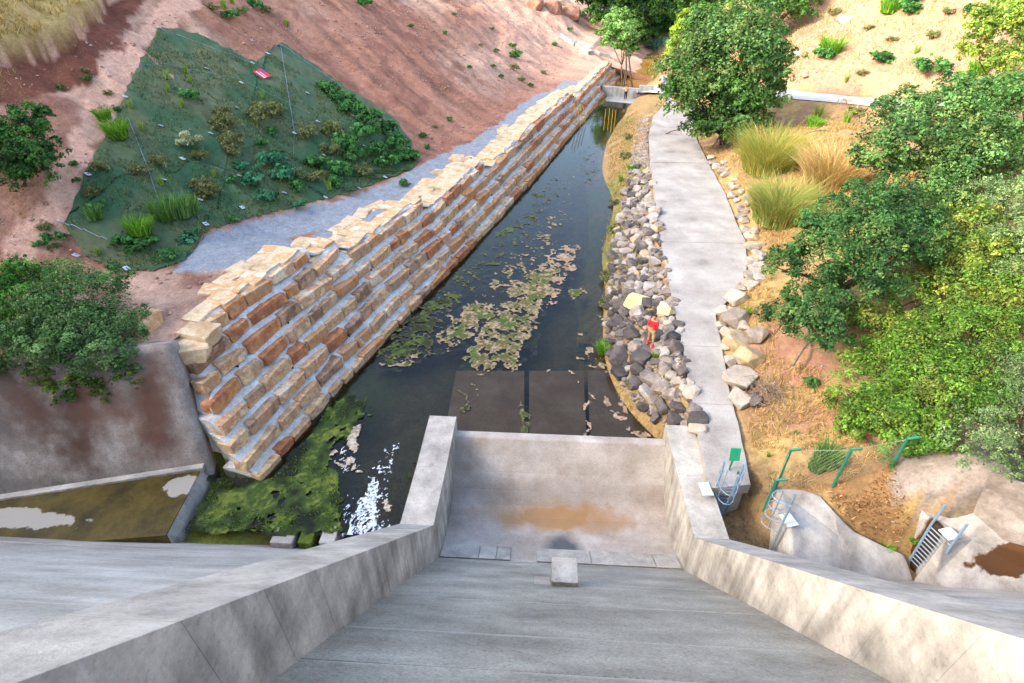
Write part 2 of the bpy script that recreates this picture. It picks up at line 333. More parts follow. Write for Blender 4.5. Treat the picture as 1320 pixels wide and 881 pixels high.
col = np.where((sc_top & (in_poly(pj+np.array([0, 14]), SCARP)))[..., None], STRAW*(1+.5*n2[..., None])*(1-.0*n1[..., None]), col)
scf = in_poly(pj, [(-60, 80), (30, 84), (88, 68), (150, 0), (185, -30), (185, 5), (120, 100), (40, 128), (-60, 140)]) & ~in_poly(pj, SCARP)
col = np.where(scf[..., None], DARKSOIL*(1+.6*n2[..., None]), col)
left_col = np.clip(col, .01, .9)
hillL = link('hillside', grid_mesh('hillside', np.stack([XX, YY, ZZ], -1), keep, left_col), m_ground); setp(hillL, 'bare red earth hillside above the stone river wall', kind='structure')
# right terrain
xg = np.concatenate([np.arange(2.2, 32, .24), np.arange(32, 90, .9)]); yg = np.concatenate([np.arange(10.6, 62, .24), np.arange(62, 118, .45)])
XR, YR = np.meshgrid(xg, yg, indexing='ij'); ZR = zR(XR, YR); pr_ = project(np.stack([XR, YR, ZR], -1)); pj = grow(pr_, 40, XR, YR)
n1 = fbm(XR*.15+5, YR*.15, 4); n2 = fbm(XR*.8, YR*.8+8, 4)
base = lin('#8a704c'); col = base + (lin('#8f6a56')-base)*smooth(-.05, .2, n1)[..., None]; col = col + (STRAW-col)*smooth(-.05, .2, n2)[..., None]*.75
up = in_poly(pj, [(1000, 115), (1180, 132), (1400, 160), (1400, -300), (980, -300)]); col = np.where(up[..., None], col*.35 + lin('#a07c68')*.65, col)
bank = ZR < 1.6; col = np.where((bank & (XR < 14))[..., None], (lin('#8e7550') + (lin('#6e6c3d')-lin('#8e7550'))*smooth(-.1, .2, n1)[..., None])*(1+.4*n2[..., None]), col)
leaf = in_poly(pj, [(1000, 620), (1150, 575), (1160, 640), (1175, 720), (1110, 690), (1060, 640)]); col = np.where(leaf[..., None], LITTER*(1+.5*n2[..., None]), col)
rk = in_poly(pj, [(1150, 590), (1330, 560), (1330, 700), (1260, 660), (1200, 640), (1160, 640)]); col = np.where(rk[..., None], ROCKY*(1+.7*n2[..., None]), col)
pit = (XR < 8.6) & (YR < 14.4); col = np.where(pit[..., None], lin('#7a6548')*(1+.5*n2[..., None]), col)
hillR = link('hillside', grid_mesh('hillside_r', np.stack([XR, YR, ZR], -1), ~((XR < 5.9) & (YR < 16.6)), np.clip(col, .01, .9)), m_ground); setp(hillR, 'dry grassy hillside sloping down to the concrete path', kind='structure')
# valley floor beyond the weir, closing the view, and ground to the horizon
xg = np.arange(-60, 120, 1.2); yg = np.arange(117, 260, 1.2); XF, YF = np.meshgrid(xg, yg, indexing='ij')
ZF = .6 + smooth(119, 150, YF)*6 + np.abs(XF-14)*.30*smooth(116, 128, YF) + fbm(XF*.1, YF*.1, 4)*3*smooth(119, 130, YF) + smooth(150, 260, YF)*14
vf = link('valley_floor', grid_mesh('valley_floor', np.stack([XF, YF, ZF], -1), None, np.broadcast_to(lin('#4b4a2c'), XF.shape+(3,)).copy()), m_ground); setp(vf, kind='structure')
gm = MB(); gm.add([(-900, -900, -2.5), (900, -900, -2.5), (900, 900, -2.5), (-900, 900, -2.5)], [(0, 1, 2, 3)])
m_bed = mat('river_mud', ['#2b2a20', '#3a3626', '#4a4530'], scale=.5, rough=.9, bump=.2)
setp(gm.build('ground', m_bed), kind='structure')

# ------------------------------------------------------------------ river: mud bed, drowned apron, water
bx = np.arange(-26, 14, .35); by = np.arange(11.2, 82, .35); BX, BY = np.meshgrid(bx, by, indexing='ij')
s_, t_ = st_of(BX, BY); dl = -t_ + w_ob(s_)
BZ = -1.15 + .75*smooth(2.6, .0, dl) + fbm(BX*.4, BY*.4, 3)*.3 + .5*smooth(60, 80, BY)
bn = fbm(BX*.35, BY*.35+3, 4)
bc = lin('#63593f') + (lin('#5f682c')-lin('#63593f'))*np.clip(smooth(3.4, .2, dl)*.9+bn*.9, 0, 1)[..., None]
bc = bc + (lin('#6b5a30')-bc)*(smooth(50, 80, BY)*.7)[..., None]
rb = link('riverbed', grid_mesh('riverbed', np.stack([BX, BY, BZ], -1), ~((BX > -4) & (BX < 6.2) & (BY < 16.5)), np.clip(bc, .004, .5)), m_ground); setp(rb, kind='structure')
m_water = bpy.data.materials.new('river_water'); m_water.use_nodes = True; t = m_water.node_tree; n = t.nodes; n.remove(n['Principled BSDF'])
geo = n.new('ShaderNodeNewGeometry'); nz = n.new('ShaderNodeTexNoise'); nz.inputs['Scale'].default_value = 1.6; nz.inputs['Detail'].default_value = 4; L(t, geo.outputs['Position'], nz.inputs['Vector'])
bp = n.new('ShaderNodeBump'); bp.inputs['Strength'].default_value = .16; bp.inputs['Distance'].default_value = .06; L(t, nz.outputs[0], bp.inputs['Height'])
fr = n.new('ShaderNodeFresnel'); fr.inputs['IOR'].default_value = 1.333; L(t, bp.outputs[0], fr.inputs['Normal'])
gl = n.new('ShaderNodeBsdfGlossy'); gl.inputs['Roughness'].default_value = .04; L(t, bp.outputs[0], gl.inputs['Normal'])
tp = n.new('ShaderNodeBsdfTransparent'); tp.inputs['Color'].default_value = (.56, .58, .54, 1)
mx = n.new('ShaderNodeMixShader'); L(t, fr.outputs[0], mx.inputs[0]); L(t, tp.outputs[0], mx.inputs[1]); L(t, gl.outputs[0], mx.inputs[2]); L(t, mx.outputs[0], n['Material Output'].inputs[0])
wl = uz(776, 123, 0); wr_ = uz(843, 128, 0)
wm = MB(); wm.add([(-9.6, 11.9, 0), (-3.7, 11.9, 0), (-3.7, 16.34, 0), (8.5, 16.34, 0), (9, 30, 0), (13, 60, 0), (wr_.x+1, wr_.y, 0), (wl.x-2, wl.y, 0), (-13.6, 14.6, 0)], [tuple(range(9))])
wo = wm.build('river_water', m_water); setp(wo, 'dark still river water below the spillway', kind='structure')
fm = MB(); fm.add([tuple(uz(*p, .12)) for p in [(776, 113), (843, 120), (880, 112), (880, 70), (850, 66), (800, 78)]], [tuple(range(6))])
m_water2 = mat('silty_water', ['#6e5226', '#8a6a36', '#9c7d47'], scale=.25, rough=.12, bump=.05, bscale=2., fine=.1, spec=.5)
setp(fm.build('pool_water', m_water2), 'brown silty pool behind the far weir', kind='structure')

m_conc = mat('concrete', ['#6f6c66', '#8c8982', '#a3a099', '#b3b0a8'], scale=.8, rough=.9, bump=.25, bscale=22., fine=.16, streak=.18, pits=.28)
def seam(t, n, co, colr):   # pale lime bleeding from the lift joint at each slab's lower edge, blotchy laitance above
    tc = n.new('ShaderNodeTexCoord'); sx = n.new('ShaderNodeSeparateXYZ'); L(t, tc.outputs['Object'], sx.inputs[0])
    no = n.new('ShaderNodeTexNoise'); no.inputs['Scale'].default_value = .9; no.inputs['Detail'].default_value = 6; L(t, co, no.inputs['Vector'])
    a = n.new('ShaderNodeMath'); a.operation = 'MULTIPLY_ADD'; L(t, no.outputs[0], a.inputs[0]); a.inputs[1].default_value = .38; L(t, sx.outputs['Y'], a.inputs[2])
    mr = n.new('ShaderNodeMapRange'); mr.inputs[1].default_value = .20; mr.inputs[2].default_value = .30; mr.inputs[3].default_value = .35; mr.inputs[4].default_value = 0; L(t, a.outputs[0], mr.inputs[0])
    return mask_mix(t, n, mr.outputs[0], colr, '#c9c4ba')
m_face = mat('dam_concrete', ['#8f8b82', '#a29d93', '#b0aba1', '#bfbab0'], scale=1.1, rough=.92, bump=.3, bscale=26., fine=.2, stretch=(.3, 1, 1), rand=.08, extra=seam, pits=.28)
m_chute = mat('chute_concrete', ['#7f796d', '#8f897d', '#9b9588', '#a8a295'], scale=.9, rough=.92, bump=.5, bscale=26., fine=.32, stretch=(.8, 1, 1), rand=.08, extra=seam, pits=.3)
m_unused = mat('limewashed_concrete', ['#a9a8a2', '#c9c8c2', '#d8d6d0', '#e2e0da'], scale=.9, rough=.9, bump=.25, bscale=24., fine=.14, streak=.25)
m_wallc = mat('wall_concrete', ['#87817a', '#9d978d', '#ada69b', '#bbb5a9'], scale=.9, rough=.9, bump=.3, bscale=24., fine=.14, streak=.36, pits=.32)
def basin_x(t, n, co, c):
    c = mask_mix(t, n, scaled(t, n, blob(t, n, co, 1.0, 13.75, 3.1, .75, .5, 1.6, 1.0), .8), c, '#8c6432')
    c = mask_mix(t, n, scaled(t, n, blob(t, n, co, 1.0, 14.6, 5.2, .42, .8, 1.1, 1.2), .5), c, '#6a5c50')
    c = mask_mix(t, n, scaled(t, n, blob(t, n, co, 1.2, 12.2, .75, .9, .5, 2.0, .5), .9), c, '#43474b')
    return c
m_basin = mat('basin_concrete', ['#8b7f72', '#9d9287', '#aaa197', '#b6aea4'], scale=.7, rough=.9, bump=.2, bscale=22., fine=.16, extra=basin_x, pits=.22)

# ------------------------------------------------------------------ dam
SLOPE = 1.21; Y0 = 11.25
def zf(y): return SLOPE*(Y0-y)
dam = empty('concrete_dam', (1, 5, 0), label='grey concrete dam face with a walled spillway chute running down its middle', cat='dam')
def par(o, p=dam):
    o.parent = p; o.matrix_parent_inverse = Matrix.Translation(-Vector(p.location)); return o
XL, XRt, TH = -3.18, 5.20, 1.1
nrm = Vector((0, SLOPE, 1)).normalized(); alng = Vector((0, 1, -SLOPE)).normalized()
b = MB(); yy = [(-1.5, zf(-1.5)), (12.6, zf(12.6)), (12.6, -2.4), (-7, -2.4), (-7, zf(-1.5))]
inset = .16
b.prism([(-70, y - (inset*nrm.y if i < 2 else 0), z - (inset*nrm.z if i < 2 else 0)) for i, (y, z) in enumerate(yy)], [(70, y - (inset*nrm.y if i < 2 else 0), z - (inset*nrm.z if i < 2 else 0)) for i, (y, z) in enumerate(yy)])
par(b.build('core', m_face))
b = MB(); b.box((0, -4.2, zf(-1.5)+.15), (140, 6, .3)); par(b.build('crest_road', m_face))
for x0, x1 in ((-70, -4.3), (-4.25, 6.25), (6.3, 70)):
    b = MB(); b.box(((x0+x1)/2, -1.75, zf(-1.5)+.75), (x1-x0, .3, 1.1)); par(b.build('parapet', m_face, None, bev=.03))
def lift(x0, x1, ya, yb, m, name, proud=0., tilt=0.):
    """one cast lift lying on the slope: local x across, y down the slope, z out"""
    Lh = (yb-ya)*math.sqrt(1+SLOPE**2); w = x1-x0
    mb = MB(); g = .001
    mb.box((0, -Lh/2, -.1+proud/2), (w-2*g, Lh-2*g, .2+proud))
    o = mb.build(name, m, None, bev=.003)
    rot = Matrix((( -1, 0, 0), (0, -alng.y, nrm.y), (0, -alng.z, nrm.z))).to_4x4()      # local y points up-slope
    M_ = Matrix(((1, 0, 0), (0, 0, 0), (0, 0, 0)))
    ex = Vector((1, 0, 0)); ey = -alng; ez = nrm
    rot = Matrix((ex, ey, ez)).transposed().to_4x4()
    # origin at the slab's lower edge so the material can find the joint
    me = o.data
    for v in me.vertices: v.co.y = v.co.y + Lh
    o.matrix_world = Matrix.Translation(Vector(((x0+x1)/2, yb, zf(yb)))) @ rot
    wmx = o.matrix_world.copy(); o.parent = dam; o.matrix_parent_inverse = Matrix.Translation(-Vector(dam.location)); o.matrix_basis = wmx
    return o
chute_y = [-1.4, .6, 2.55, 3.62, 4.85, 6.75, 8.6, 11.23]
for i in range(len(chute_y)-1):
    lift(XL-.3, XRt+.3, chute_y[i], chute_y[i+1], m_chute, 'chute_slab', proud=[.0, .012, .004, .016, .006, .014, .0][i])
face_y = [-1.4, .9, 3.1, 5.2, 7.1, 8.8, 10.2, 12.4]
for x0, x1 in [(-60, -28), (-28, -16), (-16, XL-TH+.25), (XRt+TH-.25, 16), (16, 30), (30, 60)]:
    for i in range(len(face_y)-1):
        if x1 < -15 or x0 > 15 or True:
            lift(x0, x1, face_y[i], face_y[i+1], m_face, 'face_slab', proud=rnd.choice([0, .006, .012, .018]))
# side walls of the chute and basin, cast in lengths
def wtop(y): return float(np.interp(y, [-3, 11.15, 12.2, 17], [zf(-3)+1.82, 1.93, 1.76, 1.64])) if y > 11.15 else zf(y)+1.82
for side, x_in, dr in ((-1, XL, -TH), (1, XRt, TH)):
    cuts = [-1.5, .8, 2.5, 3.55, 4.6, 5.7, 6.9, 8.3, 9.7, 11.15, 13.8, 16.55]
    for i in range(len(cuts)-1):
        ya, yb = cuts[i], cuts[i+1]; g = .0012
        ya += g; yb -= g
        ys = [ya, yb]; prof = [(y, wtop(y)) for y in ys] + [(yb, min(zf(yb), .4)-1.6), (ya, zf(ya)-.5 if ya < 11 else -1.6)]
        if yb > 11 and yb < 11.3: prof[2] = (yb, zf(yb)-.5)
        mb = MB(); mb.prism([(x_in, y, z) for y, z in prof], [(x_in+dr, y, z) for y, z in prof])
        par(mb.build('side_wall', m_wallc, None, bev=.006))
# basin floor: dished, rising to the end sill
prof = [(11.05, .02), (11.3, -.03), (12.1, -.47), (12.14, -.50), (12.6, -.68), (13.1, -.8), (13.7, -.85), (14.2, -.76), (14.7, -.5), (15.2, -.02), (15.6, .5), (15.97, 1.08), (16.05, 1.12), (16.3, 1.11), (16.34, 1.07), (16.34, -1.5)]
mb = MB(); k = len(prof)
mb.add([(x, y, z) for x in (XL-.2, XRt+.2) for y, z in prof], [(i, i+1, k+i+1, k+i) for i in range(k-1)])
bo = mb.build('basin_floor', m_basin); par(bo); md = bo.modifiers.new('bevel', 'BEVEL'); md.width = .05; md.segments = 3; md.angle_limit = R(20)
# lighter strip of cast blocks along the foot of the chute
x = XL+.02
for i, w in enumerate([1.35, .62, .5, .75, 1.9, 2.2, 1.0]):
    if i == 3: x += .9; continue
    w2 = min(w, XRt-.02-x); mb = MB()
    lo = [(11.26, .03), (12.08, -.44), (12.08, -.7), (11.26, -.3)]
    mb.prism([(x+.01, a, c+.035) for a, c in lo], [(x+w2-.01, a, c+.035) for a, c in lo]); par(mb.build('toe_block', m_wallc, None, bev=.02)); x += w2
# baffle block in the chute foot; low slab stands for the dark recess
def on_face(px, py):
    d = ray(px, py); nn = np.array(nrm); p0 = np.array([0, Y0, 0]); t_ = nn@(p0-CP)/(nn@d); return Vector(CP+d*t_)
pb = on_face(728, 757)
mb = MB(); mb.prism([(pb.x-.34, pb.y, zf(pb.y)-.2), (pb.x+.34, pb.y, zf(pb.y)-.2), (pb.x+.34, pb.y+.72, zf(pb.y+.72)-.3), (pb.x-.34, pb.y+.72, zf(pb.y+.72)-.3)], [(pb.x-.34, pb.y, zf(pb.y)+.22), (pb.x+.34, pb.y, zf(pb.y)+.22), (pb.x+.34, pb.y+.8, zf(pb.y)+.12), (pb.x-.34, pb.y+.8, zf(pb.y)+.12)])
par(mb.build('baffle_block', m_wallc, None, bev=.02))
mb = MB(); mb.prism([(pb.x-.80, pb.y+.1, zf(pb.y+.1)-.2), (pb.x-.35, pb.y+.1, zf(pb.y+.1)-.2), (pb.x-.35, pb.y+.8, zf(pb.y+.8)-.2), (pb.x-.80, pb.y+.8, zf(pb.y+.8)-.2)], [(pb.x-.80, pb.y+.1, zf(pb.y+.1)+.03), (pb.x-.35, pb.y+.1, zf(pb.y+.1)+.03), (pb.x-.35, pb.y+.86, zf(pb.y+.86)+.07), (pb.x-.80, pb.y+.86, zf(pb.y+.86)+.07)])
par(mb.build('recess_slab', m_basin, None, bev=.015))

# drowned apron slabs below the sill
m_apron = mat('apron_concrete', ['#7d6048', '#8f7258', '#a08a72'], scale=.6, rough=.8, bump=.15, fine=.2)
for pa in [[(588, 478), (676, 478), (676, 575), (570, 575)], [(682, 478), (752, 478), (757, 575), (682, 575)], [(757, 478), (822, 476), (850, 575), (762, 575)]]:
    q = [uz(*p, -.03 if pa[0][0] > 700 else -.05) for p in pa]
    mb = MB(); mb.prism([(p.x, p.y, -.6) for p in q], [tuple(p) for p in q]); setp(mb.build('apron_slab', m_apron, None, bev=.02), kind='structure')

# ------------------------------------------------------------------ stone river wall
m_stone = mat('ochre_stone', ['#85664e', '#a48b73', '#b4885c', '#c4a984', '#b9845c', '#d0bda0'], scale=1.7, rough=.92, bump=.8, bscale=7., fine=.32, rand=.42)
m_stone2 = mat('rust_stone', ['#935f42', '#ab724b', '#b98856', '#a68870', '#cbab80'], scale=2.2, rough=.92, bump=.8, bscale=7., fine=.32, rand=.36)
m_cap = mat('cream_flagstone', ['#a88a68', '#bea481', '#ccb898', '#c0935f', '#d3c4ab'], scale=1.1, rough=.92, bump=.5, bscale=8., fine=.2, rand=.28)
m_mortar = mat('lime_mortar', ['#9c9892', '#b5b2ac', '#c4c1bb', '#cecbc6'], scale=2.2, rough=.95, bump=.9, bscale=9., fine=.22, pits=.2)
def stone_mesh(name, sd, warp=(.05, .09, .10), bev=.045):
    r = random.Random(sd); bm = bmesh.new(); bmesh.ops.create_cube(bm, size=1.0)
    for v in bm.verts: v.co = v.co + Vector((r.uniform(-1, 1)*warp[0], r.uniform(-1, 1)*warp[1], r.uniform(-1, 1)*warp[2]))
    long_ = [e for e in bm.edges if abs((e.verts[0].co-e.verts[1].co).x) > .6]
    bmesh.ops.subdivide_edges(bm, edges=long_, cuts=1)
    for v in bm.verts:
        if abs(v.co.x) < .25: v.co += Vector((r.uniform(-.14, .14), r.uniform(-.06, .06), r.uniform(-.06, .06)))
    bmesh.ops.bevel(bm, geom=[e for e in bm.edges if e.calc_face_angle(0) > R(30)], offset=bev, segments=1, affect='EDGES', profile=.5)
    for v in bm.verts: v.co += Vector((r.uniform(-.012, .012), r.uniform(-.03, .03), r.uniform(-.02, .02)))
    bmesh.ops.triangulate(bm, faces=bm.faces[:]); me = bpy.data.meshes.new(name); bm.to_mesh(me); bm.free(); return me
def chunk_mesh(name, sd, npt=22, flat=.75, bev=.03):
    r = random.Random(sd); bm = bmesh.new()
    for i in range(npt):
        v = Vector((r.gauss(0, 1), r.gauss(0, 1), r.gauss(0, 1))).normalized()
        m_ = max(abs(v.x), abs(v.y), abs(v.z)); v = v*(.62+.38*(1/m_-.7)*r.uniform(.6, 1.2)); v.z *= flat; bm.verts.new(v*.56)
    h = bmesh.ops.convex_hull(bm, input=bm.verts[:]); bmesh.ops.delete(bm, geom=[g for g in h['geom_interior'] if isinstance(g, bmesh.types.BMVert)], context='VERTS')
    bmesh.ops.dissolve_limit(bm, angle_limit=R(12), verts=bm.verts[:], edges=bm.edges[:])
    if bev: bmesh.ops.bevel(bm, geom=bm.edges[:], offset=bev, segments=1, affect='EDGES', profile=.5)
    bmesh.ops.triangulate(bm, faces=bm.faces[:]); me = bpy.data.meshes.new(name); bm.to_mesh(me); bm.free(); return me
SM = []
for mtl in (m_stone, m_stone2):
    for i in range(8):
        me = stone_mesh('stone_block', 100+i+50*(mtl is m_stone2)); me.materials.append(mtl); SM.append(me)
wall = empty('stone_river_wall', (WB[0], WB[1], 0), label='long stepped river wall of ochre and rust stone blocks in pale mortar', cat='stone wall')
ang = math.atan2(WU[1], WU[0])
def wdir(s, k):
    a = np.array(xy_of(s-.4, w_off(s-.4, k))); b_ = np.array(xy_of(s+.4, w_off(s+.4, k))); d = b_-a; return math.atan2(d[1], d[0])
S_END = 80.0
def place(me, name, x, y, z, rz, sc, parent, rx=0., ry=0.):
    o = bpy.data.objects.new(name, me); COL.objects.link(o); o.parent = parent
    o.location = Vector((x, y, z)) - Vector(parent.location); o.rotation_euler = (rx, ry, rz); o.scale = sc; return o
nb = 0
for k in range(8):
    smax = ([S_END]*3 + TIPS[::-1])[k]; s = ROW0[k]
    while s < smax-.3:
        r_ = rnd.random(); far_ = s > 30
        ln = rnd.uniform(1.1, 1.9) if r_ < .6 else (rnd.uniform(.75, 1.1) if r_ < .85 else rnd.uniform(1.9, 2.4))
        if far_: ln *= 1.25
        ln = min(ln, smax-s)
        if ln < .45: break
        c = s+ln/2; hc = float(w_hc(c)); dep = rnd.uniform(.5, .68); pr = rnd.uniform(.0, .10)
        hh = hc*rnd.uniform(.72, .92); x, y = xy_of(c, float(w_off(c, k)) + dep/2 - pr)
        z = -.2 + k*hc + hc*.44 + rnd.uniform(-.03, .03)
        me = rnd.choice(SM)
        place(me, 'stone_block', x, y, z, wdir(c, k)+rnd.uniform(-.05, .05), (ln, dep, hh), wall, rnd.uniform(-.05, .05)-.06, rnd.uniform(-.04, .04)); nb += 1
        s += ln + rnd.uniform(.05, .2)
print('blocks', nb)
# mortar body behind the stones: one stepped shell
sv = np.arange(0, S_END+.01, .3); V = []; F = []
for k in range(8):
    smax = ([S_END]*3 + TIPS[::-1])[k]; sk = np.concatenate([[ROW0[k]+.05], sv[(sv < smax) & (sv > ROW0[k]+.1)], [smax]])
    nx = fbm(sk*2.6, k*3.1+0*sk, 3)*1.5; ny = fbm(sk*2.6+50, k*3.1+0*sk, 3)*1.5; hc = w_hc(sk); o0 = w_off(sk, k)
    rows = [(o0+.10+nx*.10, -.2+k*hc-.14), (o0+.09+ny*.10, -.2+k*hc+.5*hc), (o0+.20+nx*.08, -.2+(k+.76)*hc+ny*.06), (o0+BAT*hc+.05, -.2+(k+1.02)*hc+nx*.05), (o0+BAT*hc+1.4, -.2+(k+1)*hc-.35+nx*.04)]
    for o_, z_ in rows:
        X, Y = xy_of(sk, o_); yw = 15.14-.2115*(-12.9-X)+.36*z_; sh = np.where((X < -12.6) & (Y < yw), (yw-Y)/.964, 0); X = X+sh*WU[0]; Y = Y+sh*WU[1]
        V.append(np.stack([X, Y, z_], -1))
    b0 = sum(len(v) for v in V[:-5]) if len(V) > 5 else 0; m_ = len(sk)
    for r_ in range(4):
        for i in range(m_-1): F.append((b0+r_*m_+i, b0+r_*m_+i+1, b0+(r_+1)*m_+i+1, b0+(r_+1)*m_+i))
    last = V[-1]
    # end caps of the course
    for e in (0, m_-1):
        F.append((b0+e, b0+m_+e, b0+2*m_+e, b0+3*m_+e)); 
        lo = len(np.concatenate(V)); q = last[e].copy(); q[2] -= 1.2; V.append(q[None]); F.append((b0+e, b0+3*m_+e, b0+4*m_+e, lo))
        # keep block indexing simple: extra vertex appended after the rows
V = np.concatenate(V); F = [f for f in F]
me = bpy.data.meshes.new('mortar'); me.from_pydata(V.tolist(), [], F); me.update()
mo = link('mortar', me, m_mortar); par(mo, wall)
# capping flagstones on the crest
CM = []
for i in range(8):
    me = stone_mesh('capping_stone', 300+i, (.12, .14, .05), .03)
    me.materials.append(m_cap); CM.append(me)
s = 1.0
for row, (t0, s0, s1) in enumerate([(.48, 2.7, 79.5), (1.35, 4.5, 62), (2.15, 13, 40)]):
    s = s0
    while s < s1:
        ln = rnd.uniform(.8, 1.5)*(1.25 if s > 30 else 1); c = s+ln/2; N = int(w_n(c)); dep = rnd.uniform(.85, 1.15)
        x, y = xy_of(c, float(w_off(c, N)) + t0 - .12 + rnd.uniform(-.08, .08)); z = float(w_top(c)) - .10 - .03*row + rnd.uniform(-.025, .025)
        if rnd.random() < (1, .85, .6)[row]: place(rnd.choice(CM), 'capping_stone', x, y, z, wdir(c, N)+rnd.uniform(-.15, .15)*(1+row), (ln*1.04, dep, .30), wall, rnd.uniform(-.02, .02), rnd.uniform(-.02, .02))
        s += ln + rnd.uniform(-.02, .08)
# big corner slabs at the near end
for px, py, z, sx, sy, sz, rz in [(228, 444, 4.30, 2.0, 1.25, .62, .62), (256, 424, 4.55, 1.2, 1.0, .6, .1), (184, 408, 5.0, 1.1, .95, .75, .1)]:
    q = uz(px, py, z+.3); place(rnd.choice(CM), 'capping_stone', q.x, q.y, z, ang+rz, (sy, sx, sz), wall, 0, 0)
m_dark = plain('pipe_black', '#151515', .6)
for s, k in [(4.5, 3), (8.2, 2), (12.5, 4), (6.0, 5), (16.5, 2), (20.5, 3), (24, 1), (10.5, 6), (2.6, 5), (28, 2)]:
    x, y = xy_of(s, float(w_off(s, k))+.25); z = -.2+k*float(w_hc(s))+.03; mb = MB()
    mb.tube([(x, y, z), (x-WN[0]*.3, y-WN[1]*.3, z-.02)], .045, 8); par(mb.build('weep_pipe', m_dark), wall)

# ------------------------------------------------------------------ wing wall and drain tray at the left toe
def wing_x(t, n, co, c):
    for a in [(-19.2, 14.5, 1.2, .8, '#553b2e', .9), (-17.3, 14.75, .8, .8, '#4d362b', .9), (-16.0, 14.9, .9, .5, '#6a4a3a', .7), (-14.5, 15.1, .55, .9, '#5f4033', .9), (-21, 13.6, 1.2, 1.2, '#6d6c68', .6)]:
        c = mask_mix(t, n, scaled(t, n, blob(t, n, co, a[0], a[1], a[2]*1.5, a[3]*1.3, .9, .9, 2.4), a[5]), c, a[4])
    return c
m_wing = mat('stained_concrete', ['#6d665f', '#857c73', '#9a9188', '#aaa39a'], scale=.7, rough=.88, bump=.4, bscale=16., fine=.22, streak=.22, extra=wing_x, pits=.35)
wing = empty('wing_wall', (-16, 15, 0), label='stained sloping concrete wing wall under the large bush at the left', cat='wall')
bl = [(-12.9, 14.9), (-13.1, 15.02), (-20.7, 13.4), (-40, 9.3)]; Vg = []
us = np.linspace(0, 1, 60); vs = np.linspace(0, 1, 16)
fx = np.interp(us, [0, .3, 1], [-12.9, -20.7, -45]); fy = np.interp(us, [0, .3, 1], [15.05, 13.4, 8.3])
G = np.zeros((60, 16, 3))
for j, v in enumerate(vs):
    z = -.5 + v*5.45; lean = .36*z; G[:, j, 0] = fx - np.interp(us, [0, .3, 1], [.17, 0, 0])*z; G[:, j, 1] = fy+lean-.11; G[:, j, 2] = z + (0 if 0 < j < 15 else 0)
G[:, :, 1] += fbm(G[:, :, 0]*.8, G[:, :, 2]*.8, 3)*.08
me = grid_mesh('wall_face', G); wf = link('wall_face', me, m_wing); par(wf, wing); sd = wf.modifiers.new('solid', 'SOLIDIFY'); sd.thickness = .5; sd.offset = -1
mb = MB()   # pale buttress strip cast at the joint with the stone wall
def wpt(u, z, o=0): x = np.interp(u, [0, .3, 1], [-12.9, -20.7, -45]); y = np.interp(u, [0, .3, 1], [15.05, 13.4, 8.3]); l = .36*z; return (x-np.interp(u, [0, .3, 1], [.17, 0, 0])*z, y+l-.11-o, z)
mb.prism([wpt(.0, 0, -.05), wpt(.05, 0, -.05), wpt(.05, 4.3, -.05), wpt(.0, 4.3, -.05)], [wpt(.0, 0, .07), wpt(.05, 0, .07), wpt(.05, 4.3, .07), wpt(.0, 4.3, .07)])
par(mb.build('joint_strip', m_wing, None, bev=.02), wing)
def tray_x(t, n, co, c):
    a = uz(40, 668, .4); b_ = uz(232, 628, .4)
    c = mask_mix(t, n, blob(t, n, co, a.x-1.2, a.y-.05, 3.0, .45, .10, 2.6, 1.2), c, '#9d978c')
    c = mask_mix(t, n, blob(t, n, co, b_.x+.1, b_.y+.05, .7, .5, .08, 3.0, 1.1), c, '#9d978c'); return c
m_tray = mat('mossy_concrete', ['#2b2410', '#453a14', '#574a1c', '#3a3520'], scale=.8, rough=.45, bump=.1, fine=.25, extra=tray_x)
tray = empty('drain_tray', (-16, 13, 0), label='shallow concrete drain tray with olive moss and pale dry patches beside the dam toe', cat='drain channel')
a, b_, c_, d_ = uz(-160, 668, .4), uz(258, 607, .4), uz(214, 690, .4), uz(-160, 720, .4)
mb = MB(); mb.prism([(p.x, p.y, -1.2) for p in (a, b_, c_, d_)], [tuple(p) for p in (a, b_, c_, d_)]); par(mb.build('tray_floor', m_tray, None, bev=.015), tray)
e0, e1 = uz(258, 607, .4), uz(214, 690, .4); f0, f1 = uz(274, 618, -.3), uz(238, 692, -.3)
mb = MB(); mb.prism([(e0.x, e0.y, -1), (e1.x, e1.y, -1), (f1.x, f1.y, -1), (f0.x, f0.y, -1)], [(e0.x+.02, e0.y, .395), (e1.x+.02, e1.y, .395), (f1.x, f1.y, -.3), (f0.x, f0.y, -.2)]); par(mb.build('tray_end', m_conc, None, bev=.02), tray)
k0, k1 = uz(-160, 665, .5), uz(262, 600, .5); dv = (k1-k0).normalized(); sd_ = Vector((-dv.y, dv.x, 0))*.13
mb = MB(); mb.prism([(p.x, p.y, -1) for p in (k0-sd_, k1-sd_, k1+sd_, k0+sd_)], [tuple(p) for p in (k0-sd_, k1-sd_, k1+sd_, k0+sd_)]); par(mb.build('tray_kerb', m_wallc, None, bev=.02), tray)
# bottom outlet at the toe, left of the chute wall
out = empty('bottom_outlet', (-6.2, 12.2, 0), label='low concrete outlet sill at the dam toe where white water gushes out', cat='outlet')
m_moss = mat('moss', ['#27330f', '#4a5a17', '#6a7420'], scale=3, rough=.95, bump=.6, fine=.3)
for px, py, w, m_, h_ in [(366, 690, .8, m_conc, .03), (396, 690, .5, m_moss, .03), (424, 690, .55, m_conc, .03)]:
    q = uz(px, py, h_); mb = MB(); mb.box((q.x, q.y+.05, h_/2-.5), (w, .75, h_+1)); par(mb.build('outlet_sill', m_, None, bev=.03), out)

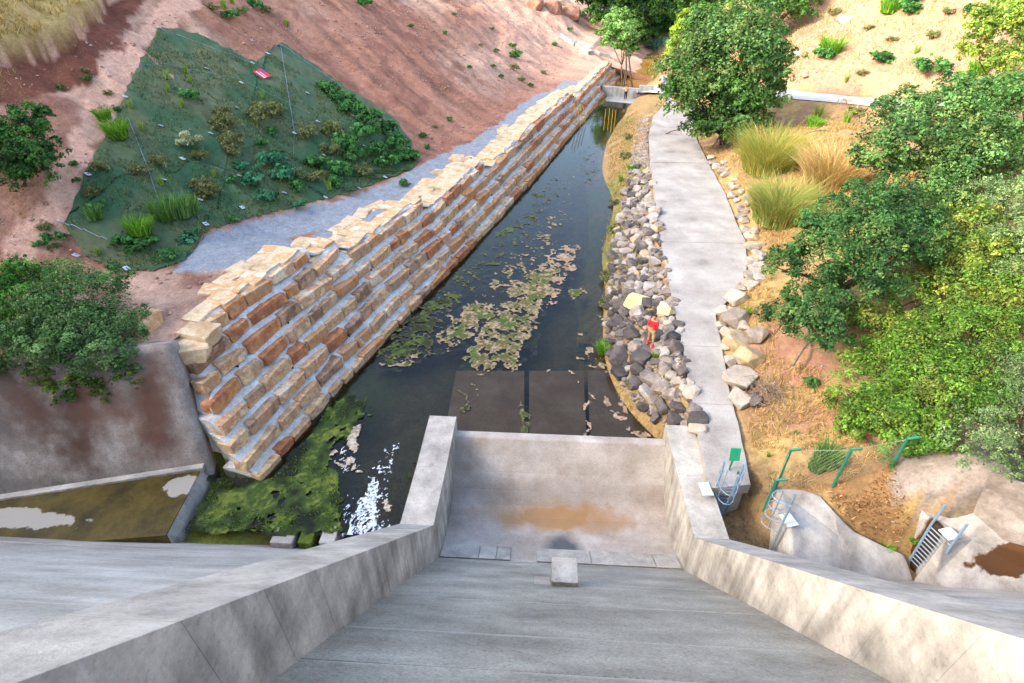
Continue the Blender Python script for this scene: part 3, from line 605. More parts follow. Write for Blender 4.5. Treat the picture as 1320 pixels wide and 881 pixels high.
# ------------------------------------------------------------------ concrete path along the right bank
m_path = mat('path_concrete', ['#7d7771', '#938d86', '#9f9a93', '#aaa59f'], scale=.55, rough=.92, bump=.22, bscale=18., fine=.16, rand=.08, pits=.26)
def lerp_line(pts, z):
    q = [uz(*p, z) for p in pts]; ys = [p.y for p in q]; xs = [p.x for p in q]; o_ = np.argsort(ys); ys = np.array(ys)[o_]; xs = np.array(xs)[o_]
    return lambda y: float(np.interp(y, ys, xs))
pl, pR = lerp_line(PATH_L, 2.0), lerp_line(PATH_R, 2.0)
y_end = uz(*PATH_L[-1], 2.0).y; cuts = [y_end, 17.5, 21.5, 26.5, 32.5, 39.5, 47.6, 58, 70, 84]
path = empty('concrete_path', (8, 30, 2), label='pale concrete service path running up the right river bank'); path['kind'] = 'structure'
for i in range(len(cuts)-1):
    ya, yb = cuts[i]+.01, cuts[i+1]-.01; ys = np.linspace(ya, yb, 14); lf = []; rg = []
    for y in ys:
        j = .07*float(fbm(np.array(y*1.3), np.array(2.2), 3)); lf.append((pl(y)+j, y)); rg.append((pR(y)+j*1.5 - (.0), y))
    if i == 0: rg[0] = (rg[0][0], rg[0][1]+.25)
    dz = [0, 0, .01, 0, .015, 0, .05, .0, .02][i]; loop = lf + rg[::-1]
    mb = MB(); mb.prism([(x, y, 1.55) for x, y in loop], [(x, y, 2.0+dz) for x, y in loop]); par(mb.build('path_slab', m_path, None, bev=.015), path)
# retaining face under the path's end
mb = MB(); q0, q1 = uz(915, 633, 2.0), uz(967, 622, 2.0); mb.prism([(q0.x-.2, q0.y-.02, -.3), (q1.x, q1.y+.2, -.3), (q1.x, q1.y+.9, -.3), (q0.x-.2, q0.y+.9, -.3)], [(q0.x-.2, q0.y-.02, 1.54), (q1.x, q1.y+.2, 1.54), (q1.x, q1.y+.9, 1.54), (q0.x-.2, q0.y+.9, 1.54)]); par(mb.build('path_end_wall', m_conc), path)
# gravel road on the far right slope
m_road = mat('white_gravel', ['#aaa59c', '#b6b2aa', '#c0bcb5'], scale=1.5, rough=.95, bump=.3, fine=.1)
rl = [(12, 84), (15, 76), (19, 68), (23.7, 61.7), (26.8, 56.5), (30.2, 51.4), (34, 46.5), (40, 40)]; V = []
for i in range(60):
    u = i/59*7; a = int(min(u, 6)); f = u-a; x = rl[a][0]*(1-f)+rl[a+1][0]*f; y = rl[a][1]*(1-f)+rl[a+1][1]*f
    jw = .35*float(fbm(np.array(i*.35), np.array(3.3), 3)); zc_ = float(zR(x, y))
    for w in (-2.1, -1.05, 0, 1.05, 2.1): V.append((x+.845*w*(1+jw), y+.535*w*(1+jw), max(float(zR(x+.845*w, y+.535*w)), zc_)+.07))
me = npmesh('gravel_road', V, [(i*5+j, i*5+j+1, (i+1)*5+j+1, (i+1)*5+j) for i in range(59) for j in range(4)], None, True)
setp(link('gravel_road', me, m_road), 'white gravel road crossing the right hillside', kind='structure')

# ------------------------------------------------------------------ rock revetment on the right bank, and boulders
m_rock = mat('basalt_rock', ['#4f4947', '#686059', '#80756c', '#92867b', '#a09890'], scale=1.4, rough=.92, bump=.6, bscale=8., fine=.3, rand=.55)
m_rockd = mat('dark_rock', ['#3c3938', '#524c49', '#675e59'], scale=1.6, rough=.85, bump=.6, bscale=8., fine=.3, rand=.4)
m_rockw = mat('pale_rock', ['#7d7369', '#958a7e', '#a3998c', '#9c8866'], scale=1.3, rough=.92, bump=.6, bscale=8., fine=.22, rand=.4)
m_rocky = mat('yellow_rock', ['#b39a6b', '#cbb88c', '#d6c9a6'], scale=1.3, rough=.92, bump=.4, bscale=8., fine=.2)
RM = {}
for key, mm in (('g', m_rock), ('d', m_rockd), ('w', m_rockw), ('y', m_rocky)):
    RM[key] = []
    for i in range(7):
        me = chunk_mesh('rock', 500+i, 15+i, .85, .02); me.materials.append(mm); RM[key].append(me)
rev = empty('rock_revetment', (5.5, 25, 0), label='sloping bank of loose grey and purple rocks between the river and the concrete path', cat='rock bank')
ROCK_PX = [(836, 150), (836, 175), (838, 200), (846, 270), (850, 300), (870, 400), (890, 500), (903, 560), (872, 562), (842, 540), (806, 505), (784, 470), (780, 430), (784, 380), (788, 330), (800, 280), (814, 200), (822, 155)]
placed = []
cand = []
for i in range(60000):
    px, py = rnd.uniform(775, 910), rnd.uniform(130, 565); cand.append((px, py))
cand = np.array(cand); ok = in_poly(cand, ROCK_PX); cand = cand[ok]
specials = [(820, 393, .62, 'y'), (858, 406, .62, 'y'), (873, 424, .42, 'd'), (868, 438, .42, 'd'), (871, 453, .5, 'd'), (851, 426, .32, 'w'), (833, 464, .25, 'y'), (792, 420, .55, 'd'), (798, 466, .68, 'd'), (815, 435, .6, 'd'), (825, 468, .65, 'd'), (891, 512, .42, 'w'), (882, 506, .38, 'w'), (872, 524, .3, 'w'), (898, 548, .5, 'd'), (849, 395, .5, 'g'), (812, 372, .45, 'w'), (818, 498, .5, 'd'), (836, 512, .5, 'g'), (852, 528, .5, 'd'), (868, 546, .45, 'g'), (852, 504, .5, 'g'), (872, 530, .45, 'd'), (838, 492, .5, 'g'), (885, 552, .4, 'g'), (822, 482, .45, 'd'), (866, 514, .5, 'g'), (858, 480, .45, 'g'), (845, 545, .4, 'd'), (830, 528, .4, 'd')]
def radd(px, py, r, key):
    q = hR(px, py)
    if q is None: return
    placed.append((q.x, q.y, r)); d = r*2*rnd.uniform(.95, 1.15)
    place(rnd.choice(RM[key]), 'rock', q.x, q.y, q.z+r*.30, rnd.uniform(0, 6.3), (d*rnd.uniform(.9, 1.2), d*rnd.uniform(.8, 1.05), d*rnd.uniform(.75, 1.0)), rev, rnd.uniform(-.35, .35), rnd.uniform(-.35, .35))
for a in specials: radd(*a)
cc_ = np.array(sorted(cand[:5200].tolist(), key=lambda c: -c[1]+rnd.uniform(0, 60)))
dr_ = fwd[None] + rt[None]*((cc_[:, :1]-660)/FPX) - cup[None]*((cc_[:, 1:]-440.5)/FPX); pz = np.full(len(cc_), 1.0)
for _ in range(4):
    tt_ = (pz-H_CAM)/dr_[:, 2]; pp_ = CP + dr_*tt_[:, None]; pz = zR(pp_[:, 0], pp_[:, 1])
hits = [(pp_[i, 0], pp_[i, 1], cc_[i, 0], cc_[i, 1]) for i in range(len(cc_))]
nr = 0
for x, y, px, py in hits:
    r = rnd.choice([.22, .28, .34, .42, .5]) if y < 32 else rnd.choice([.36, .44, .54])
    if any((x-a)**2+(y-b2)**2 < ((r+c2)*.56)**2 for a, b2, c2 in placed): continue
    if py < 300 and rnd.random() < .25: continue
    low = px < 820 + (py-400)*.45 and py > 380
    key = ('d' if rnd.random() < .55 else 'g') if low else rnd.choice('ggggwggw' if py < 400 else 'gggggdgw')
    radd(px, py, r, key); nr += 1
    if nr > 283: break
print('revetment rocks', nr)
edg = empty('boulder_edging', (9.5, 25, 2), label='line of pale boulders edging the right side of the concrete path', cat='boulders')
BL = [(948, 390, .75), (945, 418, .85), (948, 446, .75), (963, 467, .78), (953, 495, .85), (953, 519, .62), (974, 439, .6), (936, 430, .36), (927, 424, .34), (936, 448, .42), (942, 470, .45), (929, 404, .42), (940, 405, .4), (958, 425, .4)]
pp = [(912, 203), (940, 245), (955, 290), (967, 330), (962, 360), (948, 380)]
for i in range(len(pp)-1):
    n_ = 6
    for j in range(n_):
        f = j/n_; x = pp[i][0]*(1-f)+pp[i+1][0]*f; y = pp[i][1]*(1-f)+pp[i+1][1]*f
        BL.append((x+4+rnd.uniform(-3, 3), y+rnd.uniform(-3, 3), rnd.uniform(.32, .5)))
        if rnd.random() < .75: BL.append((x+14+rnd.uniform(-4, 4), y+rnd.uniform(-4, 4), rnd.uniform(.3, .5)))
for px, py, r in BL:
    q = hR(px, py); d = 2*r
    place(rnd.choice(RM['w']), 'boulder', q.x, q.y, q.z+r*.3, rnd.uniform(0, 6.3), (d*1.1, d, d*.85), edg, rnd.uniform(-.25, .25), rnd.uniform(-.25, .25))
q = hR(972, 522); o = link('boulder', RM['d'][2]); o.location = q+Vector((0, 0, .15)); o.scale = (1.1, .9, .8); o.rotation_euler = (.1, .2, 1); setp(o, 'single dark boulder at the foot of the pale boulders, beside the brushwood', 'boulder')

# ------------------------------------------------------------------ weir, gauging poles, far fence
m_weir = mat('weir_concrete', ['#6d6d6b', '#868683', '#979794'], scale=.6, rough=.85, bump=.2, fine=.12, streak=.3)
weir = empty('weir', (wl.x, wl.y, 0), label='low grey concrete weir crossing the far end of the river', cat='weir')
a, b_, c_ = uz(775, 124, 0), uz(822, 128, 0), uz(841, 129, 0)
for p, q, h in ((a, b_, 1.25), (b_, c_, 1.65)):
    dv = (q-p); n_ = Vector((-dv.y, dv.x, 0)).normalized()*.5; mb = MB(); e = dv.normalized()*.02
    mb.prism([(v.x, v.y, -1.2) for v in (p+e, q-e, q-e+n_, p+e+n_)], [(v.x, v.y, h) for v in (p+e, q-e, q-e+n_, p+e+n_)]); par(mb.build('weir_wall', m_weir, None, bev=.03), weir)
mb = MB(); p, q = uz(778, 130, .05), uz(832, 135, .05); mb.prism([(p.x, p.y, -.8), (q.x, q.y, -.8), (q.x, q.y+3.5, -.8), (p.x, p.y+3.5, -.8)], [(p.x, p.y, .03), (q.x, q.y, .03), (q.x, q.y+3.5, .05), (p.x, p.y+3.5, .05)]); par(mb.build('weir_apron', m_weir), weir)
m_yel = plain('yellow_paint', '#b8932c', .5)
for gi, (lab, pl_) in enumerate([('yellow pole against the stone wall near the weir', [(740, 133, 744, 165), (744, 133, 748, 166), (748, 135, 752, 165), (752, 138, 755, 165)]), ('yellow pole standing in midstream below the weir', [(781, 141, 778, 169), (786, 140, 783, 170), (790, 141, 787, 172), (794, 142, 791, 171)])]):
    for pi_, (x0, y0, x1, y1) in enumerate(pl_):
        b0 = uz(x1, y1, -.1); d = ray(x0, y0); t_ = (b0.y-.1)/d[1]; tp_ = Vector(CP+d*t_); mb = MB(); mb.tube([b0, tp_], .035, 7)
        setp(mb.build('yellow_pole', m_yel), ['leftmost', 'second from left', 'third from left', 'rightmost'][pi_]+' '+lab, 'pole', ['poles against the wall', 'poles in the stream'][gi])
m_net = bpy.data.materials.new('green_mesh'); m_net.use_nodes = True; t = m_net.node_tree; n = t.nodes; pb_ = n['Principled BSDF']; pb_.inputs['Base Color'].default_value = C('#3f7a68'); pb_.inputs['Roughness'].default_value = .7
co = n.new('ShaderNodeTexCoord'); vz = n.new('ShaderNodeTexNoise'); vz.inputs['Scale'].default_value = 1.4; L(t, co.outputs['Object'], vz.inputs['Vector'])
mr = n.new('ShaderNodeMapRange'); mr.inputs[1].default_value = .3; mr.inputs[2].default_value = .7; mr.inputs[3].default_value = .2; mr.inputs[4].default_value = .55; L(t, vz.outputs[0], mr.inputs[0])
tpn = n.new('ShaderNodeBsdfTransparent'); mxn = n.new('ShaderNodeMixShader'); L(t, mr.outputs[0], mxn.inputs[0]); L(t, pb_.outputs[0], mxn.inputs[1]); L(t, tpn.outputs[0], mxn.inputs[2]); L(t, mxn.outputs[0], n['Material Output'].inputs[0])
m_steel = plain('galvanised_steel', '#8797a3', .45, .35); m_green = plain('green_paint', '#1f6a52', .45); m_white = plain('white_plate', '#b4bfc6', .5); m_wood = mat('bark', ['#3a2e25', '#54463a', '#6b5c4c'], scale=3, rough=.95, bump=.6, bscale=16)
ff = empty('site_fence', (18, 118, 0), label='tall construction fence hung with pale green netting at the far end of the pool', cat='fence')
p0, p1 = uz(828, 63, .2), uz(862, 66, .2); dv = p1-p0
for i in range(6):
    q = p0+dv*i/5; mb = MB(); mb.tube([q, q+Vector((0, 0, 2.3))], .05, 6); par(mb.build('post', m_steel), ff)
NV = []
for i in range(26):
    q = p0+dv*i/25; w_ = .12*math.sin(i*1.7)
    for z in (0, .8, 1.6, 2.2): NV.append((q.x, q.y-.08+w_*(1-z/3), q.z+z-(.05 if z > 2 else 0)))
par(link('netting', npmesh('netting', NV, [(i*4+j, (i+1)*4+j, (i+1)*4+j+1, i*4+j+1) for i in range(25) for j in range(3)]), m_net), ff)

# ------------------------------------------------------------------ erosion netting on the left slope
NETP = [(205, 38), (230, 39), (255, 45), (290, 62), (326, 82), (346, 70), (362, 56), (400, 82), (440, 110), (478, 132), (508, 152), (528, 182), (537, 214), (510, 228), (480, 240), (430, 256), (380, 268), (310, 286), (268, 300), (238, 338), (200, 350), (150, 352), (110, 332), (85, 295), (96, 262), (112, 228), (135, 180), (152, 150), (168, 110), (183, 78)]
npx = []
for i in range(len(NETP)):
    a = np.array(NETP[i], float); b2 = np.array(NETP[(i+1) % len(NETP)], float); k = max(2, int(np.linalg.norm(b2-a)/5))
    for j in range(k): npx.append(a+(b2-a)*j/k)
bnd = []
for p in npx: q = hL(p[0]+rnd.gauss(0, 1.0), p[1]+rnd.gauss(0, 1.0)); bnd.append((q.x, q.y))
bnd = np.array(bnd); q = hL(300, 190); cen = np.array([q.x, q.y]); RN = 46
P = np.zeros((len(bnd)+1, RN, 3))
for j in range(RN):
    f = 1-(j/(RN-1))*.995; xy = cen+(np.vstack([bnd, bnd[:1]])-cen)*f
    P[:, j, 0] = xy[:, 0]; P[:, j, 1] = xy[:, 1]; P[:, j, 2] = zL(xy[:, 0], xy[:, 1]) + .07 + fbm(xy[:, 0]*.9, xy[:, 1]*.9+60, 3)*.10 + (.03 if j else 0)
# drape evenly so the mesh never dips under the soil between samples
X, Y = P[..., 0], P[..., 1]; nn_ = fbm(X*.35, Y*.35+11, 4); n5 = fbm(X*1.3, Y*1.3, 4)
nc = lin('#385638') + (lin('#5c6042')-lin('#385638'))*smooth(-.15, .2, nn_)[..., None]; nc = nc + (lin('#30583a')-nc)*smooth(.02, .25, n5)[..., None]*.7
m_geo = mat('geotextile', None, scale=3., rough=.85, bump=.5, bscale=28., attr='Col', fine=.3)
nette = empty('erosion_netting', tuple(hL(225, 345)), label='dark green erosion netting pinned over the red slope', cat='netting')
sh = link('sheet', grid_mesh('sheet', P, None, np.clip(nc, .005, .5)), m_geo); par(sh, nette)
def zN(x, y): return zL(x, y) + .14
def hN(px, py): return hit(px, py, zN)
PL = [(206, 37), (269, 50), (326, 83), (362, 60), (346, 71), (267, 90), (312, 108), (397, 122), (415, 107), (234, 123), (306, 141), (162, 126), (208, 164), (272, 173), (380, 173), (236, 206), (410, 158), (309, 228), (418, 201), (212, 234), (114, 226), (259, 259), (313, 269), (367, 250), (420, 256), (266, 291), (80, 288), (99, 331), (164, 348), (497, 230), (464, 244), (455, 150), (470, 190), (360, 205)]
pm = MB(); pm.box((0, 0, 0), (.26, .24, .02)); pme = pm.mesh('anchor_plate'); pme.materials.append(m_white)
pb2 = MB(); pb2.tube([(0, 0, 0), (0, 0, .05)], .04, 6); bme = pb2.mesh('anchor_bolt'); bme.materials.append(m_steel)
for p in PL:
    q = hN(*p); pl1 = place(pme, 'anchor_plate', q.x, q.y, q.z+.06, rnd.uniform(-.5, .5), (1, 1, 1), nette, -.2, .45); link('anchor_bolt', bme, None, pl1)
for (x0, y0), (x1, y1), r_ in [((84, 290), (152, 316), .015), ((166, 154), (191, 218), .015), ((362, 60), (380, 172), .016), ((152, 88), (212, 84), .008), ((212, 84), (310, 104), .008), ((310, 104), (400, 148), .008), ((206, 38), (326, 83), .009), ((362, 58), (440, 112), .009), ((236, 206), (308, 228), .006), ((380, 172), (376, 250), .007), ((191, 218), (205, 260), .010)]:
    pts = []
    for i in range(22):
        f = i/21; q = hN(x0+(x1-x0)*f, y0+(y1-y0)*f)
        if q: pts.append(q+Vector((0, 0, .06)))
    mb = MB(); mb.tube(pts, r_, 5); par(mb.build('cable', m_steel), nette)
# red notice lying on the net
q = hN(338, 98); sg = empty('notice_board', tuple(q), label='small red and white notice board lying on the green netting', cat='sign')
m_red = plain('red_board', '#c8232c', .5); m_bl = plain('blue_mark', '#3a4f9c', .5)
Mx = Matrix.Rotation(-.30, 3, 'Z') @ Matrix.Rotation(.5, 3, 'Y') @ Matrix.Rotation(.1, 3, 'X')
for nm, c0, d0, m_ in [('board', (0, 0, .12), (.95, .85, .03), m_red), ('white_band', (.05, -.22, .14), (.8, .12, .02), m_white), ('white_band', (.1, -.02, .14), (.6, .07, .02), m_white), ('blue_mark', (-.2, .33, .14), (.3, .12, .02), m_bl)]:
    mb = MB(); mb.box(Mx @ Vector(c0), d0, Mx); o = mb.build(nm, m_, sg)

# ------------------------------------------------------------------ foliage
m_leaf = leafmat('foliage'); m_grass = leafmat('grass_blades', .3, .8)
def leaf_quads(cen, nor, size, r):
    """diamond leaves: cen (n,3), nor (n,3), size (n,)"""
    n_ = len(cen); a = np.cross(nor, r.normal(size=(n_, 3))); a /= np.linalg.norm(a, axis=1, keepdims=True)+1e-9; b2 = np.cross(nor, a)
    s1 = size[:, None]; V = np.stack([cen-a*s1*.62, cen+b2*s1*.36+nor*s1*.1, cen+a*s1*.62, cen-b2*s1*.36+nor*s1*.1], 1).reshape(-1, 3)
    return V, np.arange(n_*4).reshape(n_, 4)
def crown_cloud(blobs, nleaf, size, pal, r, clump=.30, up=.35, gap=.0):
    """blobs: (centre, radius vec). Leaves sit on the outside of many small clumps inside each blob."""
    Cn, Nn, Cc = [], [], []; vol = np.array([b2[1][0]*b2[1][2] for b2 in blobs]); cnt = (vol/vol.sum()*nleaf).astype(int)
    pal = np.array([lin(h) for h in pal])
    for (c, rad), k in zip(blobs, cnt):
        c = np.array(c); rad = np.array(rad); kc = max(14, int(k/75)); d = r.normal(size=(kc, 3)); d /= np.linalg.norm(d, axis=1, keepdims=True)
        d[:, 2] = np.where(d[:, 2] < -.35, -d[:, 2], d[:, 2]); rr = r.uniform(.35, 1.0, kc)**.6; cc = c + d*rr[:, None]*rad*(1+.22*(r.random((kc, 1))-.5))
        out_ = r.random(kc) < .13; cc = np.where(out_[:, None], c + d*rad*r.uniform(1.0, 1.28, (kc, 1)), cc); cs = clump*rad.mean()*r.uniform(.55, 1.25, kc)*np.where(out_, .55, 1); bright = r.uniform(.55, 1.35, kc)*r.uniform(.85, 1.15); pc = r.integers(0, len(pal), kc)
        w = cs**2; ids = r.choice(kc, k, p=w/w.sum()); e = r.normal(size=(k, 3)); e /= np.linalg.norm(e, axis=1, keepdims=True); e[:, 2] = np.where(e[:, 2] < -.5, -e[:, 2], e[:, 2])
        sr = cs[ids][:, None]*(r.random((k, 1))**.45); p = cc[ids] + e*sr*np.array([1.08, 1.08, .92])
        nrm_ = e + d[ids]*.5 + r.normal(size=(k, 3))*.55 + np.array([0, 0, up]); nrm_ /= np.linalg.norm(nrm_, axis=1, keepdims=True)
        cl = pal[pc[ids]]*(.6) + pal[r.integers(0, len(pal), k)]*.4; cl = cl*(bright[ids]*r.uniform(.78, 1.22, k))[:, None]
        Cn.append(p); Nn.append(nrm_); Cc.append(cl)
    cen = np.concatenate(Cn); V, F = leaf_quads(cen, np.concatenate(Nn), size*r.uniform(.5, 1.5, len(cen)), r); col = np.repeat(np.concatenate(Cc), 4, 0)
    return V, F, np.clip(col, .003, .9)
def limb(mb, a, b2, r0, r1, r, bend=.12, n_=6):
    a, b2 = Vector(a), Vector(b2); l = (b2-a).length; pts = []
    off = Vector((r.uniform(-1, 1), r.uniform(-1, 1), r.uniform(-.3, .6)))*l*bend
    for i in range(n_): f = i/(n_-1); pts.append(a.lerp(b2, f) + off*math.sin(f*math.pi) )
    mb.tube(pts, r0, 7, r1); return pts
def depth_at(P): return float((np.array(P)-CP)@fwd)
def at_y(px, py, Y): d = ray(px, py); return Vector(CP + d*(Y/d[1]))
TREE_SEED = 40
def tree(name, label, cat, spots, nleaf, pal, ground, base=None, lsz=3.0, flat=.92, group=None, bare=0., tr=.16, clump=.33, stems=1, lift_=0.):
    """spots: (px, py, Y, rpx) crown lobes, surveyed; trunk foot on the ground under the crown"""
    global TREE_SEED; TREE_SEED += 1; r = np.random.default_rng(TREE_SEED); rr = random.Random(TREE_SEED)
    bl = []
    for px, py, Y, rp in spots:
        if Y is None: Y = hit(px, py+rp*.45, ground).y + .1
        c = at_y(px, py, Y); R_ = rp*1.13*depth_at(c)/FPX; bl.append((c, (R_, R_, R_*flat)))
    m_ = sum((b2[0] for b2 in bl), Vector())/len(bl); main_ = list(bl)
    for c, rad in main_:
        for k_ in range(3):
            d_ = Vector((rr.gauss(0, 1), rr.gauss(0, 1), abs(rr.gauss(0, .8)))).normalized(); f_ = rr.uniform(.32, .52)
            bl.append((c + Vector((d_.x*rad[0], d_.y*rad[1], d_.z*rad[2]))*.92, (rad[0]*f_, rad[1]*f_, rad[2]*f_*rr.uniform(.7, 1.1))))
    if base is None:
        z = float(ground(m_.x, m_.y)); base = Vector((m_.x, m_.y, z))
    base = Vector(base); root = empty(name, tuple(base), label=label, cat=cat, group=group)
    size = lsz*depth_at(m_)/FPX
    V, F, cl = crown_cloud(bl, nleaf, size, pal, r, clump); V = V - np.array(base)
    link('crown', npmesh('crown', V, F, cl), m_leaf, root)
    mb = MB(); lowest = min(b2[0].z-b2[1][2]*.4 for b2 in main_)
    for st in range(stems):
        ft = Vector((rr.uniform(-.3, .3)*(stems > 1)*3, rr.uniform(-.3, .3)*(stems > 1)*3, -.25)); fork = (m_-base)*.45 + ft*.4; fork.z = max(.35, min(fork.z, lowest-base.z+.6))
        limb(mb, ft, fork, tr, tr*.75, rr, .06)
        for c, rad in main_[st::stems]:
            e = c-base; pts = limb(mb, fork, e, tr*.6, tr*.18, rr, .12)
            for k in range(4):
                d = Vector((rr.gauss(0, 1), rr.gauss(0, 1), rr.gauss(0, .7))).normalized(); limb(mb, pts[3+k % 3], e+Vector((d.x*rad[0], d.y*rad[1], d.z*rad[2]))*rr.uniform(.8, 1.12), tr*.2, tr*.05, rr, .1, 5)
    mb.build('trunk', m_wood, root, smooth_=True)
    return root
OAK = ['#2f5427', '#3f6a2e', '#4f7d38', '#2a4a26', '#6a9050', '#557a34', '#7d8a48']; DARKOAK = ['#213f20', '#2d5528', '#3d682f', '#4f7a38', '#6a7f42', '#35602f']; LIME = ['#557f26', '#6a942e', '#436e22', '#7a9e38', '#395f20', '#82883e']
VINE = ['#70882e', '#577d2a', '#8a9638', '#446e24', '#658433', '#958f46']; PALE = ['#6f8a54', '#829a64', '#5f7a48', '#8f9f72', '#526d40']; YEL = ['#7f9a3c', '#a0a048', '#668c36', '#8ca042', '#527c30']; FOREST = ['#22401a', '#345a1f', '#4b7526', '#1a3216', '#648a30']
q = hR(932, 186)
tree('oak_tree', 'large rounded green oak overhanging the far stretch of the concrete path', 'tree', [(935, 95, 53, 58), (890, 105, 52, 36), (972, 115, 52, 36), (930, 58, 55, 42), (965, 62, 54, 40), (900, 140, 51, 38), (945, 150, 51, 40), (985, 72, 53, 26), (900, 70, 54, 32), (925, 172, 51, 28), (905, 168, 50.5, 22), (950, 178, 50.5, 22), (985, 140, 51, 26), (875, 130, 51, 24), (960, 165, 51, 26)], 62000, OAK, zR, base=q, tr=.3)
tree('oak_tree', 'broad green oak crown at the upper right, highest of the right-hand thicket', 'tree', [(1160, 190, 31, 46), (1215, 160, 33, 46), (1270, 165, 33, 50), (1300, 215, 31, 50), (1180, 240, 29.5, 42), (1240, 225, 30, 48), (1318, 140, 35, 42), (1130, 215, 30, 28), (1165, 150, 33, 30), (1240, 195, 32, 46), (1200, 270, 27.5, 36), (1290, 130, 36, 34), (1380, 190, 33, 48), (1430, 230, 31, 46)], 72000, OAK+['#6a8f55'], zR, tr=.25)
tree('oak_tree', 'dark green oak leaning towards the boulders beside the path', 'tree', [(1110, 300, 23, 46), (1060, 330, 22, 40), (1150, 320, 23, 42), (1040, 412, 19.5, 36), (1008, 350, 21.5, 26), (1080, 375, 21, 36), (1125, 265, 25, 32), (1010, 410, 19.6, 26), (1160, 285, 25, 38), (1130, 350, 21.5, 38), (1065, 300, 23, 32), (1060, 430, 18.8, 28), (1190, 310, 24.5, 34)], 60000, DARKOAK, zR, tr=.22, lsz=2.7)
tree('vine_shrub', 'yellow-green vine-covered shrub between the dark oak and the lime shrub', 'shrub', [(1180, 385, None, 36), (1230, 355, None, 42), (1275, 375, None, 34), (1135, 420, None, 30), (1210, 320, None, 34), (1250, 300, None, 34), (1100, 420, None, 26), (1260, 340, None, 34), (1160, 440, None, 28), (1220, 400, None, 34), (1300, 390, None, 30)], 38000, VINE, zR, tr=.08, lsz=2.8)
tree('lime_shrub', 'bright lime green shrub above the bare rock at the right', 'shrub', [(1120, 495, None, 38), (1180, 475, None, 46), (1240, 445, None, 46), (1150, 540, None, 38), (1210, 525, None, 44), (1275, 425, None, 34), (1100, 525, None, 28), (1180, 565, None, 30), (1230, 490, None, 40), (1140, 465, None, 32), (1255, 515, None, 34), (1110, 560, None, 22), (1150, 578, None, 24), (1200, 572, None, 26)], 60000, LIME, zR, tr=.1, lsz=2.7, stems=2)
tree('grey_shrub', 'pale grey-green feathery shrub at the lower right edge', 'shrub', [(1290, 480, None, 40), (1312, 545, None, 46), (1258, 565, None, 32), (1325, 600, None, 34), (1325, 500, None, 40), (1225, 580, None, 24), (1285, 590, None, 30), (1375, 520, None, 44), (1400, 590, None, 40), (1440, 540, None, 44)], 40000, PALE, zR, tr=.08, lsz=2.2, stems=2)
tree('pale_shrub', 'pale green shrub at the right edge below the broad oak', 'shrub', [(1295, 280, None, 42), (1322, 320, None, 38), (1285, 325, None, 30), (1318, 365, None, 32), (1325, 265, None, 34), (1375, 330, None, 44), (1380, 420, None, 42), (1440, 400, None, 50), (1390, 260, None, 40)], 34000, PALE+['#8fae5a'], zR, tr=.09, lsz=2.6)
tree('yellow_shrub', 'yellow-green bush high on the right hillside at the frame edge', 'shrub', [(1290, 50, 46, 36), (1262, 75, 45, 26), (1322, 30, 47, 42), (1312, 90, 44, 30)], 16000, YEL, zR, tr=.1)
# left bushes
def zWing(x, y):
    u = np.interp(x, [-45, -20.7, -12.9], [1, .3, 0]); fy_ = np.interp(u, [0, .3, 1], [15.05, 13.4, 8.3])-.11; l_ = .36
    return np.where(np.asarray(x) < -12.9, np.clip((np.asarray(y)-fy_)/l_, -.5, 4.95), -.5)
def on_wing(px, py, off=.1): q = hit(px, py, zWing); return q.y-off
tree('olive_bush', 'large dark olive bush spilling over the concrete wing wall', 'bush', [(110, 395, 17.6, 48), (70, 415, 17.2, 40), (150, 430, 17.0, 36), (100, 440, 16.3, 42), (160, 455, 16.0, 28), (70, 455, 15.7, 36), (125, 462, 15.7, 32), (30, 450, 15.6, 34), (172, 470, on_wing(172, 470), 18)], 40000, ['#466a34', '#5d8246', '#78965c', '#34552a'], zL, tr=.09, lsz=2.5, stems=2)
tree('green_bush', 'bright green bush at the left edge beside the large olive bush', 'bush', [(18, 385, 18, 42), (10, 440, 16.9, 38), (55, 365, 18.6, 32), (-30, 410, 17.5, 40)], 20000, ['#3f7424', '#55902c', '#2f5a20', '#6aa238'], zL, tr=.08, lsz=2.6, stems=2)
q = hL(30, 240)
tree('hillside_bush', 'dark green round bush on the left slope outside the netting', 'bush', [(22, 180, q.y+.3, 30), (46, 200, q.y, 26), (10, 215, q.y-.4, 30), (38, 160, q.y+.6, 22), (-10, 190, q.y, 30), (45, 222, q.y-.5, 24), (20, 232, q.y-.8, 24), (62, 212, q.y-.3, 16)], 20000, ['#2c4f22', '#3a6628', '#4d7c30'], zL, base=q, tr=.1, lsz=2.7)
# trailing greenery on the wing wall below the bushes
tree('trailing_ivy', 'trailing green creeper hanging down the wing wall under the olive bush', 'creeper', [(x_, y_, on_wing(x_, y_), r_) for x_, y_, r_ in [(150, 488, 24), (110, 496, 24), (180, 482, 18), (60, 482, 24), (140, 505, 16), (20, 475, 24), (90, 508, 16), (190, 500, 10)]], 14000, ['#3a5f1f', '#567a28', '#7a8a2e', '#2c4a1a'], zL, base=at_y(130, 470, 15.6), tr=.02, lsz=2.4, flat=.9)
